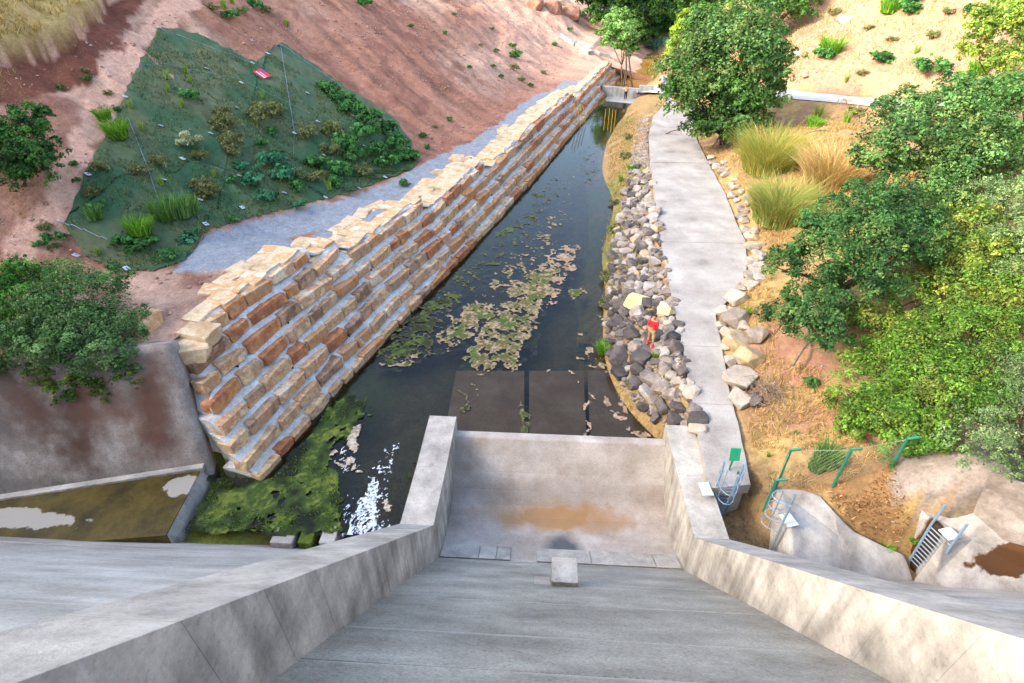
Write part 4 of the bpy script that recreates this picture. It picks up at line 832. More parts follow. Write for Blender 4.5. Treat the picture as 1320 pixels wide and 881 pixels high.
# far trees
k = 0
for lab, sp, pal, nl in [
    ('dark forest tree at the far end of the valley behind the pale netting fence', [(845, 20, 135, 24), (862, 28, 133, 18), (830, 30, 134, 20)], FOREST, 9000),
    ('sunlit forest tree at the top of the picture left of the pool', [(805, 12, 118, 22), (785, 20, 116, 18), (825, 18, 117, 20), (800, -10, 120, 26)], FOREST+['#7f9a34'], 12000),
    ('forest tree at the top edge above the rocky outcrop', [(765, 0, 118, 22), (745, -12, 120, 24), (780, -15, 121, 22)], FOREST, 9000),
    ('dark tree at the top edge above the far fence', [(880, 2, 140, 26), (905, 8, 138, 22), (860, -12, 142, 26)], FOREST, 9000),
    ('dark tree at the top edge behind the large oak', [(925, 12, 128, 22), (945, 2, 126, 24), (905, 30, 124, 20)], FOREST, 9000),
    ('deep green tree filling the valley end left of the conical lime tree', [(855, 40, 126, 18), (838, 42, 124, 14), (848, 22, 128, 24), (870, 18, 130, 20)], FOREST, 12000),
    ('shaded forest tree behind the small pale-leaved tree', [(770, 28, 112, 16), (790, 2, 116, 24), (815, 34, 114, 16), (822, 2, 120, 24)], FOREST, 12000),
    ('tall forest tree at the top centre above the pool', [(835, -8, 145, 30), (865, -5, 146, 28), (895, -14, 146, 30)], FOREST, 12000),
    ('dark bushy tree at the water edge below the forest', [(820, 52, 112, 13), (832, 48, 116, 12), (812, 66, 108, 9)], FOREST, 7000),
    ('dense forest tree between the conical lime tree and the large oak', [(905, 30, 112, 20), (895, 10, 118, 24), (920, -5, 122, 28), (950, -12, 118, 28)], FOREST, 14000),
    ('bright green tree at the top edge right of the large oak', [(985, 15, 78, 28), (1012, 18, 77, 24), (1035, 2, 80, 28), (960, 20, 76, 22), (1000, -15, 82, 30)], OAK+LIME[:2], 16000)]:
    tree('forest_tree', lab, 'tree', sp, nl, pal, (lambda x, y: float(np.interp(y, [70, 82, 105, 116, 140], [4, 5, 1.0, 2, 4]))), tr=.25, lsz=2.7)
tree('lime_tree', 'conical lime green tree right of the pale netting fence', 'tree', [(880, 58, 104, 17), (882, 40, 104.5, 14), (884, 24, 105, 9), (872, 66, 103, 12)], 9000, ['#7f9f2e', '#93ae3a', '#5f8a2a', '#a6b648'], zR, tr=.14, lsz=2.4, flat=1.1)
q = uz(803, 112, .2); rt_ = tree('bank_tree', 'small pale-leaved tree with two dark trunks beside the weir', 'tree', [(798, 38, 89, 18), (790, 54, 88.5, 15), (806, 55, 88, 14), (800, 25, 90, 12), (803, 68, 88, 9)], 8000, ['#6f9a4a', '#88ad62', '#5a8a3a', '#9ab878'], zR, base=q, tr=.12, lsz=2.4)
mb = MB(); mb.tube([(.1, .1, -.2), (.2, .1, 2.4), (-.1, .1, 4.6)], .14, 7, .09); mb.tube([(1.3, .1, -.2), (.7, .1, 2.4), (.1, .1, 4.8)], .15, 7, .09); mb.build('trunk', m_wood, rt_)
q = uz(805, 109, .1); mb = MB(); mb.tube([q, q+Vector((.05, 0, 1.9))], .11, 8); setp(mb.build('white_post', m_white), 'short white post standing on the weir below the small tree', 'post')

# ------------------------------------------------------------------ concrete blocks, ladders and fence at the right toe
def mound(name, label, cat, outline, zlow, m, rough_=.10, rings=14, crown_=0., parent=None):
    pts = [uz(*p) for p in outline]; P3 = []
    for i in range(len(pts)):
        for j in range(8): P3.append(pts[i].lerp(pts[(i+1) % len(pts)], j/8))
    A = np.array([tuple(p) for p in P3]); A = np.vstack([A, A[:1]]); c = A[:-1].mean(0); G = np.zeros((len(A), rings+2, 3))
    for j in range(rings):
        f = j/(rings-1); G[:, j+2] = A + (c-A)*f*.999; G[:, j+2, 2] += crown_*math.sin(f*math.pi/2) + fbm(G[:, j+2, 0]*1.1, G[:, j+2, 1]*1.1, 4)*rough_*2*min(1, f*4+.15)
    out = A + (A-c)*np.array([.03, .03, 0]); G[:, 1] = out; G[:, 1, 2] = A[:, 2]-.12; G[:, 0] = A + (A-c)*np.array([.06, .06, 0]); G[:, 0, 2] = zlow
    o = link(name, grid_mesh(name, G), m, parent)
    if label: setp(o, label, cat)
    return o
def blk_x(t, n, co, c):
    a = uz(1268, 728, 1.2); c = mask_mix(t, n, blob(t, n, co, a.x+.6, a.y-.12, 1.2, .30, .10, 2.4, 1.3), c, '#4a3018')
    a = uz(1175, 722, .3); return mask_mix(t, n, blob(t, n, co, a.x, a.y, .3, .3, .2, 2.5, .6), c, '#3a2512')
m_block = mat('sprayed_concrete', ['#77716b', '#908a83', '#a39d96', '#b2ada5'], scale=.9, rough=.9, bump=.4, bscale=12., fine=.2, extra=blk_x, pits=.3)
mound('concrete_block', 'sloping grey concrete apron right of the middle caged ladder', 'concrete block', [(1003, 630, 2.2), (1035, 632, 2.25), (1056, 639, 2.15), (1075, 660, 1.85), (1100, 685, 1.3), (1140, 705, .8), (1166, 716, .5), (1176, 748, .1), (1100, 762, .3), (1022, 745, 1.1), (1017, 676, 1.95)], -1.2, m_block)
mound('concrete_block', 'rounded concrete block with a rust brown puddle under the right-hand ladder', 'concrete block', [(1186, 656, 2.2), (1196, 642, 2.4), (1214, 636, 2.6), (1232, 642, 2.65), (1262, 662, 2.55), (1300, 688, 2.4), (1345, 716, 2.2), (1380, 770, 1.0), (1300, 775, .7), (1226, 762, .8), (1206, 742, 1.0), (1216, 700, 2.05), (1222, 690, 2.15)], -1.2, m_block, crown_=.05)
m_rockg = mat('grey_bedrock', ['#5d544e', '#776c64', '#8f857c', '#a0978e'], scale=.9, rough=.92, bump=.9, bscale=5., fine=.25)
for i, (lab, ol) in enumerate([('weathered grey bedrock outcrop under the lime shrub at the right', [(1165, 610, 2.6), (1190, 596, 3.4), (1240, 600, 3.8), (1290, 612, 4.2), (1340, 630, 4.4), (1345, 690, 2.9), (1300, 682, 2.7), (1262, 656, 2.8), (1232, 636, 2.8), (1200, 632, 2.6)]), ('low grey rock slab between the leaf litter and the right-hand block', [(1155, 625, 2.2), (1172, 612, 2.6), (1192, 625, 2.6), (1190, 645, 2.4), (1172, 655, 2.1), (1160, 645, 2.0)])]):
    mound('rock_outcrop', lab, 'rock', ol, 1.0, m_rockg, rough_=.35, crown_=.25)
def frame_on(o_): return lambda p: Vector(p)-Vector(o_)
def ladder(name, label, base, top, wdirv, width, m, rungs=9, ext=1.0, cage=0, cage_dir=None, plate=None, steps=False):
    base, top = Vector(base), Vector(top); wv = Vector(wdirv).normalized()*width/2; root = empty(name, tuple(base), label=label, cat='ladder'); ax = (top-base)
    g = lambda p: p-base
    end = top + Vector((0, 0, ext)) + ax.normalized()*.1
    for sgn in (-1, 1):
        mb = MB(); mb.tube([g(base+wv*sgn), g(top+wv*sgn), g(end+wv*sgn)], .04, 7); mb.build('rail', m, root)
    for i in range(rungs):
        p = base.lerp(top, (i+.7)/rungs); mb = MB()
        if steps: mb.box(g(p), (width*.98, .16, .03), Matrix.Rotation(math.atan2(wv.y, wv.x), 3, 'Z'))
        else: mb.tube([g(p-wv), g(p+wv)], .02, 6)
        mb.build('rung', m, root)
    if cage:
        cd = Vector(cage_dir).normalized()*.62; zs = [base.lerp(end, f) for f in np.linspace(.5, 1.0, cage)]; arcs = []
        for p in zs:
            pts = [p + wv*math.cos(a)*1.05 + cd*math.sin(a) for a in np.linspace(0, math.pi, 11)]; arcs.append(pts); mb = MB(); mb.tube([g(q) for q in pts], .017, 6); mb.build('cage_hoop', m, root)
        for k in (2, 5, 8):
            mb = MB(); mb.tube([g(a[k]) for a in arcs], .016, 5); mb.build('cage_bar', m, root)
    if plate is not None:
        q, d, rz = plate; mb = MB(); mb.box(g(Vector(q)), d, Matrix.Rotation(rz, 3, 'Z')); mb.build('landing_plate', m_white, root, bev=.005)
    return root
m_blue = plain('pale_blue_steel', '#7a93a8', .4, .3)
l1 = ladder('caged_ladder', 'pale blue caged ladder with green steps at the lower end of the path', uz(921, 665, .25), uz(936, 628, 2.0), (1, -.1, 0), .62, m_blue, 9, 1.15, 4, (-.1, -1, 0), ((uz(912, 628, 2.0).x-.1, uz(912, 628, 2.0).y-.15, 2.06), (.36, .55, .04), .1))
bse = Vector(l1.location)
for i in range(6):
    p = bse.lerp(uz(940, 612, 2.1), (i+.5)/6) + Vector((.06, .16, 0)); mb = MB(); mb.box(p-bse, (.56, .2, .05)); mb.build('green_step', m_green, l1)
for sg_ in (-1, 1):
    a_ = Vector((.06+.3*sg_, .16, 0)); mb = MB(); mb.tube([a_, uz(940, 612, 2.1)-bse+a_], .04, 6); mb.build('green_stringer', m_green, l1)
q = uz(940, 606, 2.0); gs = empty('green_sign', tuple(q), label='small green panel on a post above the caged ladder', cat='sign'); mb = MB(); mb.tube([(0, 0, -.2), (0, 0, 1.0)], .035, 7); mb.build('post', m_green, gs)
mb = MB(); mb.box((0, -.05, .85), (.36, .03, .5), Matrix.Rotation(-.3, 3, 'X')); mb.build('panel', plain('bright_green', '#1f8a62', .4), gs, bev=.01)
ladder('caged_ladder', 'grey steel caged ladder standing on the left face of the sloping apron', uz(994, 709, .3), uz(1010, 672, 2.0), (.55, .8, 0), .6, m_steel, 9, 1.0, 4, (-.9, .3, 0), ((uz(1016, 672, 2.02).x, uz(1016, 672, 2.02).y, 2.08), (.4, .5, .04), .3))
ladder('stair_ladder', 'sloping steel stair ladder with handrails on the right-hand concrete block', uz(1184, 736, .2), uz(1213, 690, 2.05), (.35, -.95, 0), .75, m_blue, 11, .95, 0, None, ((uz(1221, 689, 2.2).x+.05, uz(1221, 689, 2.2).y, 2.24), (.45, .4, .04), .3))
q = uz(1184, 736, .2); mb = MB()
fen = empty('chainlink_fence', tuple(uz(1000, 627, 2.1)), label='green post and chain-link fence across the dry grass above the aprons', cat='fence')
FP = [((985, 657, 1.2), (996, 619)), ((1000, 627, 2.1), (1018, 580)), ((1075, 624, 2.4), (1094, 579)), ((1150, 600, 3.0), (1159, 565))]; tops = []; bases = []
for (bx_, by_, bz_), (tx, ty) in FP:
    b0 = uz(bx_, by_, bz_); tpz = at_y(tx, ty, b0.y); tpz = Vector((b0.x, b0.y, tpz.z)); mb = MB(); arm = Vector((.28, -.05, .12)); mb.tube([b0-Vector((0, 0, .3)), tpz], .05, 8); po_ = par(mb.build('post', m_green), fen); mb = MB(); mb.tube([tpz-Vector((0, 0, .02)), tpz+arm], .05, 8); ar_ = mb.build('top_arm', m_green, po_); tops.append(tpz); bases.append(b0)
m_wire = plain('green_wire', '#8f9078', .5)
for i in range(3):
    a, b_, c_, d_ = bases[i], bases[i+1], tops[i+1], tops[i]; mb = MB(); n_ = int((b_-a).length/.2)
    def qp(u, v): return (a.lerp(b_, u)).lerp(d_.lerp(c_, u), v)
    hgt = (d_-a).length; nv = int(hgt/.2); du = 1/max(n_, 1)
    for k in range(-nv, n_+1):
        for sgn in (1, -1):
            pts = []
            for v in (0, 1):
                u = (k + (nv*v if sgn > 0 else nv*(1-v)))*du
                pts.append((u, v))
            (u0, v0), (u1, v1) = pts
            if u1 == u0: continue
            lo_, hi_ = 0., 1.; f = lambda t_: (u0+(u1-u0)*t_, v0+(v1-v0)*t_)
            ta, tb = sorted(((0-u0)/(u1-u0), (1-u0)/(u1-u0))); ta = max(0, ta); tb = min(1, tb)
            if tb-ta < .02: continue
            p0_, p1_ = qp(*f(ta)), qp(*f(tb)); mb.tube([p0_, p1_], .0025, 3)
    mb.tube([tops[i]-Vector((0, 0, .05)), tops[i+1]-Vector((0, 0, .05))], .010, 4); par(mb.build('wire_mesh', m_wire), fen)
# brushwood heap and driftwood
q = hR(990, 510); mb = MB()
for i in range(90):
    a_ = rnd.uniform(0, 6.28); l_ = rnd.uniform(.4, 1.5); c0 = Vector((rnd.gauss(0, .35), rnd.gauss(0, .45), abs(rnd.gauss(.1, .18)))); d = Vector((math.cos(a_)*.6+.4, math.sin(a_), rnd.uniform(-.2, .5))).normalized()*l_/2
    limb(mb, c0-d, c0+d, .014, .006, rnd, .15, 4)
o = mb.build('brushwood', mat('dead_wood', ['#5d4d40', '#7a6a5a', '#93836f'], scale=4, rough=.95, bump=.3)); o.location = q; setp(o, 'heap of dead grey brushwood below the dark oak', 'brushwood')
for px, py, ln, lab, rz in [(1052, 178, 2.6, 'bent grey fallen branch on the straw slope beyond the grass tussocks', .3), (868, 176, 1.9, 'thin dark stick lying across the far concrete path', .5), (1030, 465, 2.2, 'dead grey branch reaching out from under the dark oak', .9)]:
    q = hR(px, py); mb = MB(); pts = [Vector((math.cos(rz)*ln*(f-.5), math.sin(rz)*ln*(f-.5), .32+.22*math.sin(f*3))) for f in np.linspace(0, 1, 8)]; mb.tube(pts, .07, 7, .025); limb(mb, pts[4], pts[4]+Vector((.5, -.3, .2)), .03, .012, rnd); o = mb.build('fallen_branch', MATS['dead_wood']); o.location = q; setp(o, lab, 'branch')

# ------------------------------------------------------------------ weed and scum on the water, foam, outlet algae
def mats_on_water(name, label, polys, cell, z, seed, jit, hole, colf, material, amp=.03, stretch=None, thr=-.08):
    allp = np.array([p for q in polys for p in q[0]]); w0 = np.array([tuple(uz(p[0], p[1], z))[:2] for p in allp]); x0, y0 = w0.min(0)-.6; x1, y1 = w0.max(0)+.6
    X, Y = np.meshgrid(np.arange(x0, x1, cell), np.arange(y0, y1, cell), indexing='ij'); P = np.stack([X, Y, np.full_like(X, z)], -1); px = project(P)
    jx = fbm(X*1.1+seed, Y*1.1, 5, .6)*jit; jy = fbm(X*1.1, Y*1.1+seed+40, 5, .6)*jit; q = px+np.stack([jx, jy], -1); keep = np.zeros(X.shape, bool); cls = np.zeros(X.shape)
    for i, (pl_, cv, dens) in enumerate(polys):
        if stretch: wv = fbm(X*1.5, Y*1.5+seed, 3)*1.6; hn = .10-np.abs(fbm(X*stretch[0]+Y*stretch[1]+seed+wv, X*stretch[2]+Y*stretch[3]+wv, 4, .6))
        else: hn = fbm(X*2.2+seed*3, Y*2.2+i*9, 5, .62)*.75 + fbm(X*7+seed, Y*7, 3)*.3
        k = in_poly(q, pl_) & (hn > (thr - dens)); cls = np.where(k & ~keep, cv, cls); keep |= k
    P[..., 2] = z + amp*(.3+np.clip(fbm(X*3, Y*3+seed, 3)+.4, 0, 1))
    o = link(name, grid_mesh(name, P, keep, np.clip(colf(X, Y, cls, keep), .005, .95)), material); setp(o, label, kind='stuff'); return o
m_scum = mat('pond_scum', None, scale=6., rough=.9, bump=.5, bscale=30., attr='Col', fine=.35)
def scum_col(X, Y, cls, keep):
    a = fbm(X*1.4, Y*1.4+70, 4); b2 = fbm(X*4, Y*4, 3)
    edge = np.zeros(X.shape)
    kf = keep.astype(float)
    sm = kf.copy()
    for s_ in (1, 2, 3):
        for ax in (0, 1): sm = sm + np.roll(kf, s_, ax) + np.roll(kf, -s_, ax)
    edge = 1-smooth(.55, 1.0, sm/13)
    b2 = b2*.6 + fbm(X*11, Y*11, 3)*.9; a = a + fbm(X*6, Y*6+9, 3)*.5; tan = lin('#9a8468'); olive = lin('#5f5832'); green = lin('#475622'); pink = lin('#a38670'); dark = lin('#2c3018')
    c = olive + (green-olive)*smooth(-.02, .2, a)[..., None]; c = c + (tan-c)*np.clip(smooth(.0, .2, b2+(-a)*.6)*.9+edge*.8, 0, 1)[..., None]
    c = np.where((cls == 1)[..., None], c*.4+pink*.6*(1+.4*b2[..., None]), c); c = np.where((cls == 2)[..., None], (dark+(green-dark)*smooth(-.1, .2, a+b2*.5)[..., None]) + (tan-dark)*(edge*.35)[..., None], c)
    return c*(1+.35*b2[..., None])
POLY = [([(598, 470), (606, 440), (620, 425), (640, 395), (655, 372), (690, 352), (700, 345), (722, 352), (700, 385), (692, 420), (680, 455), (668, 474), (640, 478), (615, 476)], 0, .03),
        ([(562, 452), (560, 436), (578, 412), (600, 392), (622, 386), (640, 388), (632, 406), (615, 424), (592, 444), (572, 456)], 0, .04),
        ([(692, 352), (700, 330), (720, 318), (746, 322), (742, 342), (728, 362), (716, 392), (696, 396)], 1, -.03),
        ([(486, 468), (500, 440), (520, 412), (548, 385), (590, 372), (586, 392), (568, 410), (556, 430), (556, 455), (520, 466)], 2, .0),
        ([(478, 470), (520, 458), (556, 450), (558, 458), (520, 470), (486, 474)], 1, -.04),
        ([(618, 380), (640, 355), (690, 300), (730, 270), (736, 290), (705, 335), (660, 372)], 0, -.14),
        ([(560, 375), (620, 330), (680, 262), (720, 225), (724, 240), (690, 290), (640, 350), (590, 390)], 2, -.12),
        ([(640, 480), (750, 475), (775, 470), (770, 485), (750, 490), (690, 478)], 1, -.16),
        ([(740, 430), (765, 435), (760, 470), (742, 470)], 1, -.12), ([(770, 395), (784, 410), (782, 422), (772, 415)], 1, .0), ([(772, 460), (790, 458), (792, 480), (772, 482)], 0, -.08),
        ([(735, 370), (748, 362), (750, 380), (738, 385)], 0, -.02), ([(590, 545), (600, 500), (604, 505), (598, 550)], 2, -.1),
        ([(600, 490), (635, 486), (630, 520), (600, 525)], 1, -.22), ([(670, 575), (672, 520), (678, 515), (682, 575)], 2, .04), ([(755, 575), (753, 510), (760, 505), (763, 575)], 1, .0), ([(764, 505), (800, 518), (818, 548), (850, 560), (850, 572), (820, 570), (800, 545), (780, 520)], 1, -.05),
        ([(745, 210), (765, 190), (772, 220), (750, 260)], 2, -.16), ([(716, 255), (745, 225), (742, 250), (722, 280)], 0, -.18)]
mats_on_water('drowned_weed', 'murky weed hanging just under the river surface', [(p, 2, d+.16) for p, c, d in POLY], .12, -.16, 5, 60, 0, scum_col, m_scum)
mats_on_water('floating_weed', 'olive and tan mats of floating weed on the dark river', POLY, .06, .008, 3, 34, 0, scum_col, m_scum)
ALG = [([(236, 690), (255, 660), (275, 618), (345, 620), (380, 585), (405, 560), (425, 530), (450, 505), (470, 520), (462, 552), (440, 575), (425, 600), (440, 630), (442, 690), (380, 690)], 2, .10), ([(430, 585), (444, 560), (462, 545), (470, 575), (455, 600), (470, 612), (448, 615), (432, 605)], 1, -.02), ([(440, 520), (462, 500), (480, 530), (470, 560), (450, 560)], 0, -.12), ([(520, 600), (538, 588), (542, 610), (524, 616)], 2, -.04), ([(492, 650), (500, 640), (506, 655), (496, 662)], 1, .05)]
def alg_col(X, Y, cls, keep):
    a = fbm(X*1.2, Y*1.2+20, 4); b2 = fbm(X*5, Y*5, 3); b2 = fbm(X*9, Y*9, 4)*1.2; d = lin('#171c0c'); g = lin('#36491a'); y = lin('#66702a'); c = d+(g-d)*smooth(-.15, .08, a)[..., None]; c = c+(y-c)*smooth(.08, .25, a+b2*.4)[..., None]*.8
    c = np.where((cls == 1)[..., None], lin('#a89a86')*(1+b2[..., None]), c); return c*(1+.5*b2[..., None])
mats_on_water('outlet_algae', 'green algae and moss beds beside the outlet at the wall foot', ALG, .06, .006, 9, 30, 0, alg_col, m_scum, amp=.07)
m_foam = mat('white_foam', ['#b9c6d2', '#d3dde6', '#e6edf2'], scale=4, rough=.6, bump=.4, bscale=25, fine=.08)
t = m_foam.node_tree; n = t.nodes; ge = n.new('ShaderNodeNewGeometry'); fn = n.new('ShaderNodeTexNoise'); fn.inputs['Scale'].default_value = 9; fn.inputs['Detail'].default_value = 6; L(t, ge.outputs['Position'], fn.inputs['Vector'])
fm_ = n.new('ShaderNodeMapRange'); fm_.inputs[1].default_value = .33; fm_.inputs[2].default_value = .55; L(t, fn.outputs[0], fm_.inputs[0]); ft = n.new('ShaderNodeBsdfTransparent'); fx_ = n.new('ShaderNodeMixShader'); L(t, fm_.outputs[0], fx_.inputs[0]); L(t, ft.outputs[0], fx_.inputs[1]); L(t, n['Principled BSDF'].outputs[0], fx_.inputs[2]); L(t, fx_.outputs[0], n['Material Output'].inputs[0])
FOAM = [([(447, 690), (454, 664), (470, 636), (480, 618), (488, 622), (484, 648), (486, 668), (494, 690)], 0, .16), ([(443, 690), (452, 662), (468, 630), (480, 605), (500, 580), (518, 572), (508, 600), (500, 632), (498, 660), (508, 690)], 0, .025), ([(430, 590), (445, 580), (462, 600), (475, 612), (450, 612), (436, 606)], 0, .0), ([(500, 590), (520, 545), (545, 500), (552, 505), (530, 560), (512, 600)], 0, -.03), ([(440, 690), (448, 640), (456, 636), (452, 690)], 0, .0)]
mats_on_water('white_water', 'foaming white water gushing from the outlet at the dam toe', FOAM, .03, .015, 21, 16, 0, lambda X, Y, c, k: np.ones(X.shape+(3,))*.8, m_foam, amp=.10, stretch=(5.4, -1.9, 1.3, 2.4), thr=.055)

# ------------------------------------------------------------------ herbs, tussocks, grasses
def blades(n_, r, spread, h, lean, w, pal, seg=2, dome=0.):
    """a tuft of curved blades around the origin"""
    pal = np.array([lin(c) for c in pal]); a = r.uniform(0, 2*np.pi, n_); d = spread*np.sqrt(r.random(n_)); bx_, by_ = np.cos(a)*d, np.sin(a)*d
    H = h*r.uniform(.55, 1.1, n_)*(1-dome*(d/spread)**2); la = a+r.normal(0, .8, n_); le = lean*H*r.uniform(.3, 1.2, n_); V = []; C_ = []; F = []
    wa = r.uniform(0, 2*np.pi, n_); wx, wy = np.cos(wa)*w, np.sin(wa)*w; c = pal[r.integers(0, len(pal), n_)]*r.uniform(.7, 1.25, (n_, 1))
    for i in range(seg+1):
        f = i/seg; x = bx_+np.cos(la)*le*f*f; y = by_+np.sin(la)*le*f*f; z = H*f*(1-.18*lean*f); k = (1-f*.85)
        V.append(np.stack([x-wx*k, y-wy*k, z], -1)); V.append(np.stack([x+wx*k, y+wy*k, z], -1))
    V = np.stack(V, 1); idx = np.arange(n_)*(2*(seg+1))
    for i in range(seg): F.append(np.stack([idx+2*i, idx+2*i+1, idx+2*i+3, idx+2*i+2], -1))
    return V.reshape(-1, 3), np.concatenate(F), np.repeat(c, 2*(seg+1), 0)
def tuft_mesh(name, seed, **k):
    V, F, c = blades(r=np.random.default_rng(seed), **k); me = npmesh(name, V, F, np.clip(c, .003, .9)); me.materials.append(m_grass); return me
def herb_mesh(name, seed, n_, size, lsz, pal, flat=.6, clump=.33):
    r = np.random.default_rng(seed); bl = [(Vector((0, 0, size*.45)), (size, size, size*flat))] + [(Vector((r.uniform(-.7, .7)*size, r.uniform(-.7, .7)*size, size*.3)), (size*.55, size*.55, size*flat*.7)) for _ in range(4)]
    V, F, c = crown_cloud(bl, n_, lsz, pal, r, clump); me = npmesh(name, V, F, c); me.materials.append(m_leaf); return me
HB = {
 'dark': [herb_mesh('h', 700+i, 1300, .5, .085, ['#3a6a30', '#4d8540', '#629a4c', '#2f5a2c']) for i in range(3)],
 'blue': [herb_mesh('h', 710+i, 1100, .5, .095, ['#2f6a48', '#418058', '#57946c']) for i in range(2)],
 'olive': [herb_mesh('h', 720+i, 1200, .5, .07, ['#6a7040', '#7f8150', '#565f34', '#8f8c5a'], .6, .42) for i in range(3)],
 'pale': [herb_mesh('h', 730+i, 1200, .5, .07, ['#9aa07c', '#b0b08c', '#80885f']) for i in range(2)],
 'lime': [tuft_mesh('h', 740+i, n_=420, spread=.38, h=.75, lean=.55, w=.022, pal=['#5f8f24', '#78a832', '#4c7d22', '#8ab83e']) for i in range(2)],
 'feather': [tuft_mesh('h', 750+i, n_=300, spread=.34, h=.9, lean=.35, w=.02, pal=['#4f7a36', '#668f48', '#3f6a30', '#7fa05a']) for i in range(2)],
 'stalk': [tuft_mesh('h', 760+i, n_=70, spread=.16, h=.8, lean=.3, w=.02, pal=['#7f9a3a', '#93a848', '#6a8a34']) for i in range(2)]}
HLAB = {'dark': ('leafy_plant', 'dark green leafy plant growing through the erosion netting', 'plant', 'dark leafy plants on the netting'), 'blue': ('leafy_plant', 'blue-green broad-leaved plant growing through the erosion netting', 'plant', 'blue-green plants on the netting'), 'olive': ('scrub_plant', 'dull olive scrubby plant growing through the erosion netting', 'plant', 'olive scrub on the netting'),
        'pale': ('flowering_herb', 'cream flowering herb on the erosion netting', 'herb', 'cream herbs on the netting'), 'lime': ('grass_tuft', 'bright lime grass tuft on the erosion netting', 'grass tuft', 'lime tufts on the netting'), 'feather': ('feathery_herb', 'feathery green herb growing low on the erosion netting', 'herb', 'feathery herbs on the netting'), 'stalk': ('weed_stalks', 'thin yellow-green weed stalks on the erosion netting', 'weed', 'weed stalks on the netting')}
HERBS = {}
def herb(px, py, rpx, key, f=None, lab=None):
    q = hit(px, py, f or zN)
    if q is None: return
    me = rnd.choice(HB[key]); nm, lb, ct, gr = lab or HLAB[key]; sc = rpx*depth_at(q)/FPX/.55
    o = link(nm, me); o.location = q; o.scale = (sc, sc, sc*rnd.uniform(.85, 1.15)); o.rotation_euler = (rnd.uniform(-.1, .1), rnd.uniform(-.05, .15), rnd.uniform(0, 6.28)); setp(o, lb, ct, gr)
    if lab is None: zone = 'upper netting' if py < 150 else ('lower left netting' if px < 290 else 'lower right netting')
    elif nm == 'small_shrub': zone = 'red slope left of the netting' if (px < 200 and py > 90) else ('red slope above the netting' if px < 480 and py < 60 else ('red soil beside the gravel path' if py > 140 else 'far red slope'))
    elif nm == 'hill_shrub': zone = 'hillside above the white road' if py < 112 else ('straw slope below the white road' if py < 200 else 'dry ground near the ladders')
    else: zone = 'bank beside the far rocks' if py < 280 else 'bank beside the near rocks'
    desc = {'dark': 'dark leafy plant', 'blue': 'blue-green leafy plant', 'olive': 'dull olive plant', 'pale': 'cream flowering herb', 'lime': 'bright lime grass tuft', 'feather': 'feathery green herb', 'stalk': 'thin yellow-green weed'}[key]
    HERBS.setdefault((desc, zone), []).append((px, o))
for a in [(154, 178, 17, 'lime'), (182, 304, 19, 'lime'), (136, 156, 11, 'lime'), (218, 285, 17, 'feather'), (235, 280, 20, 'feather'), (205, 282, 14, 'feather'), (248, 275, 14, 'feather'), (125, 285, 14, 'feather'), (246, 188, 20, 'pale'), (258, 205, 12, 'olive'),
          (292, 168, 18, 'olive'), (300, 188, 17, 'olive'), (340, 155, 20, 'olive'), (352, 148, 15, 'olive'), (288, 150, 12, 'olive'), (262, 245, 15, 'olive'), (272, 255, 14, 'olive'), (300, 200, 12, 'olive'), (205, 215, 12, 'olive'), (180, 225, 12, 'olive'), (380, 232, 15, 'olive'), (425, 200, 15, 'olive'), (430, 175, 15, 'olive'), (395, 178, 14, 'olive'), (410, 235, 14, 'olive'),
          (348, 215, 19, 'blue'), (332, 236, 16, 'blue'), (366, 232, 18, 'blue'), (343, 262, 16, 'blue'), (312, 216, 10, 'blue'), (388, 268, 10, 'blue'),
          (425, 125, 18, 'dark'), (440, 135, 20, 'dark'), (455, 150, 20, 'dark'), (478, 160, 20, 'dark'), (495, 172, 18, 'dark'), (470, 178, 18, 'dark'), (510, 190, 17, 'dark'), (488, 200, 18, 'dark'), (460, 205, 18, 'dark'), (440, 225, 15, 'dark'), (500, 215, 16, 'dark'), (520, 205, 16, 'dark'), (415, 215, 14, 'dark'), (246, 130, 12, 'dark'), (180, 325, 18, 'dark'), (160, 318, 15, 'dark'), (215, 335, 14, 'dark'), (195, 318, 14, 'dark'), (340, 190, 10, 'dark'), (446, 190, 16, 'dark'), (435, 240, 14, 'dark'), (125, 272, 12, 'dark'), (300, 235, 8, 'dark'), (400, 215, 13, 'dark'), (385, 245, 12, 'dark'), (130, 222, 12, 'olive'), (120, 250, 11, 'olive'), (150, 348, 10, 'dark'), (470, 225, 12, 'olive'), (355, 175, 10, 'dark'),
          (215, 102, 8, 'stalk'), (240, 96, 8, 'stalk'), (236, 140, 8, 'stalk'), (218, 120, 7, 'stalk'), (246, 108, 8, 'stalk'), (185, 172, 9, 'stalk'), (128, 330, 9, 'stalk'), (210, 240, 9, 'stalk'), (340, 128, 7, 'stalk'), (425, 245, 9, 'stalk'), (278, 230, 8, 'stalk'), (170, 140, 8, 'stalk')]: herb(*a)
SOILLAB = ('small_shrub', 'small green shrub rooted in the bare red slope', 'shrub', 'small shrubs on the red slope')
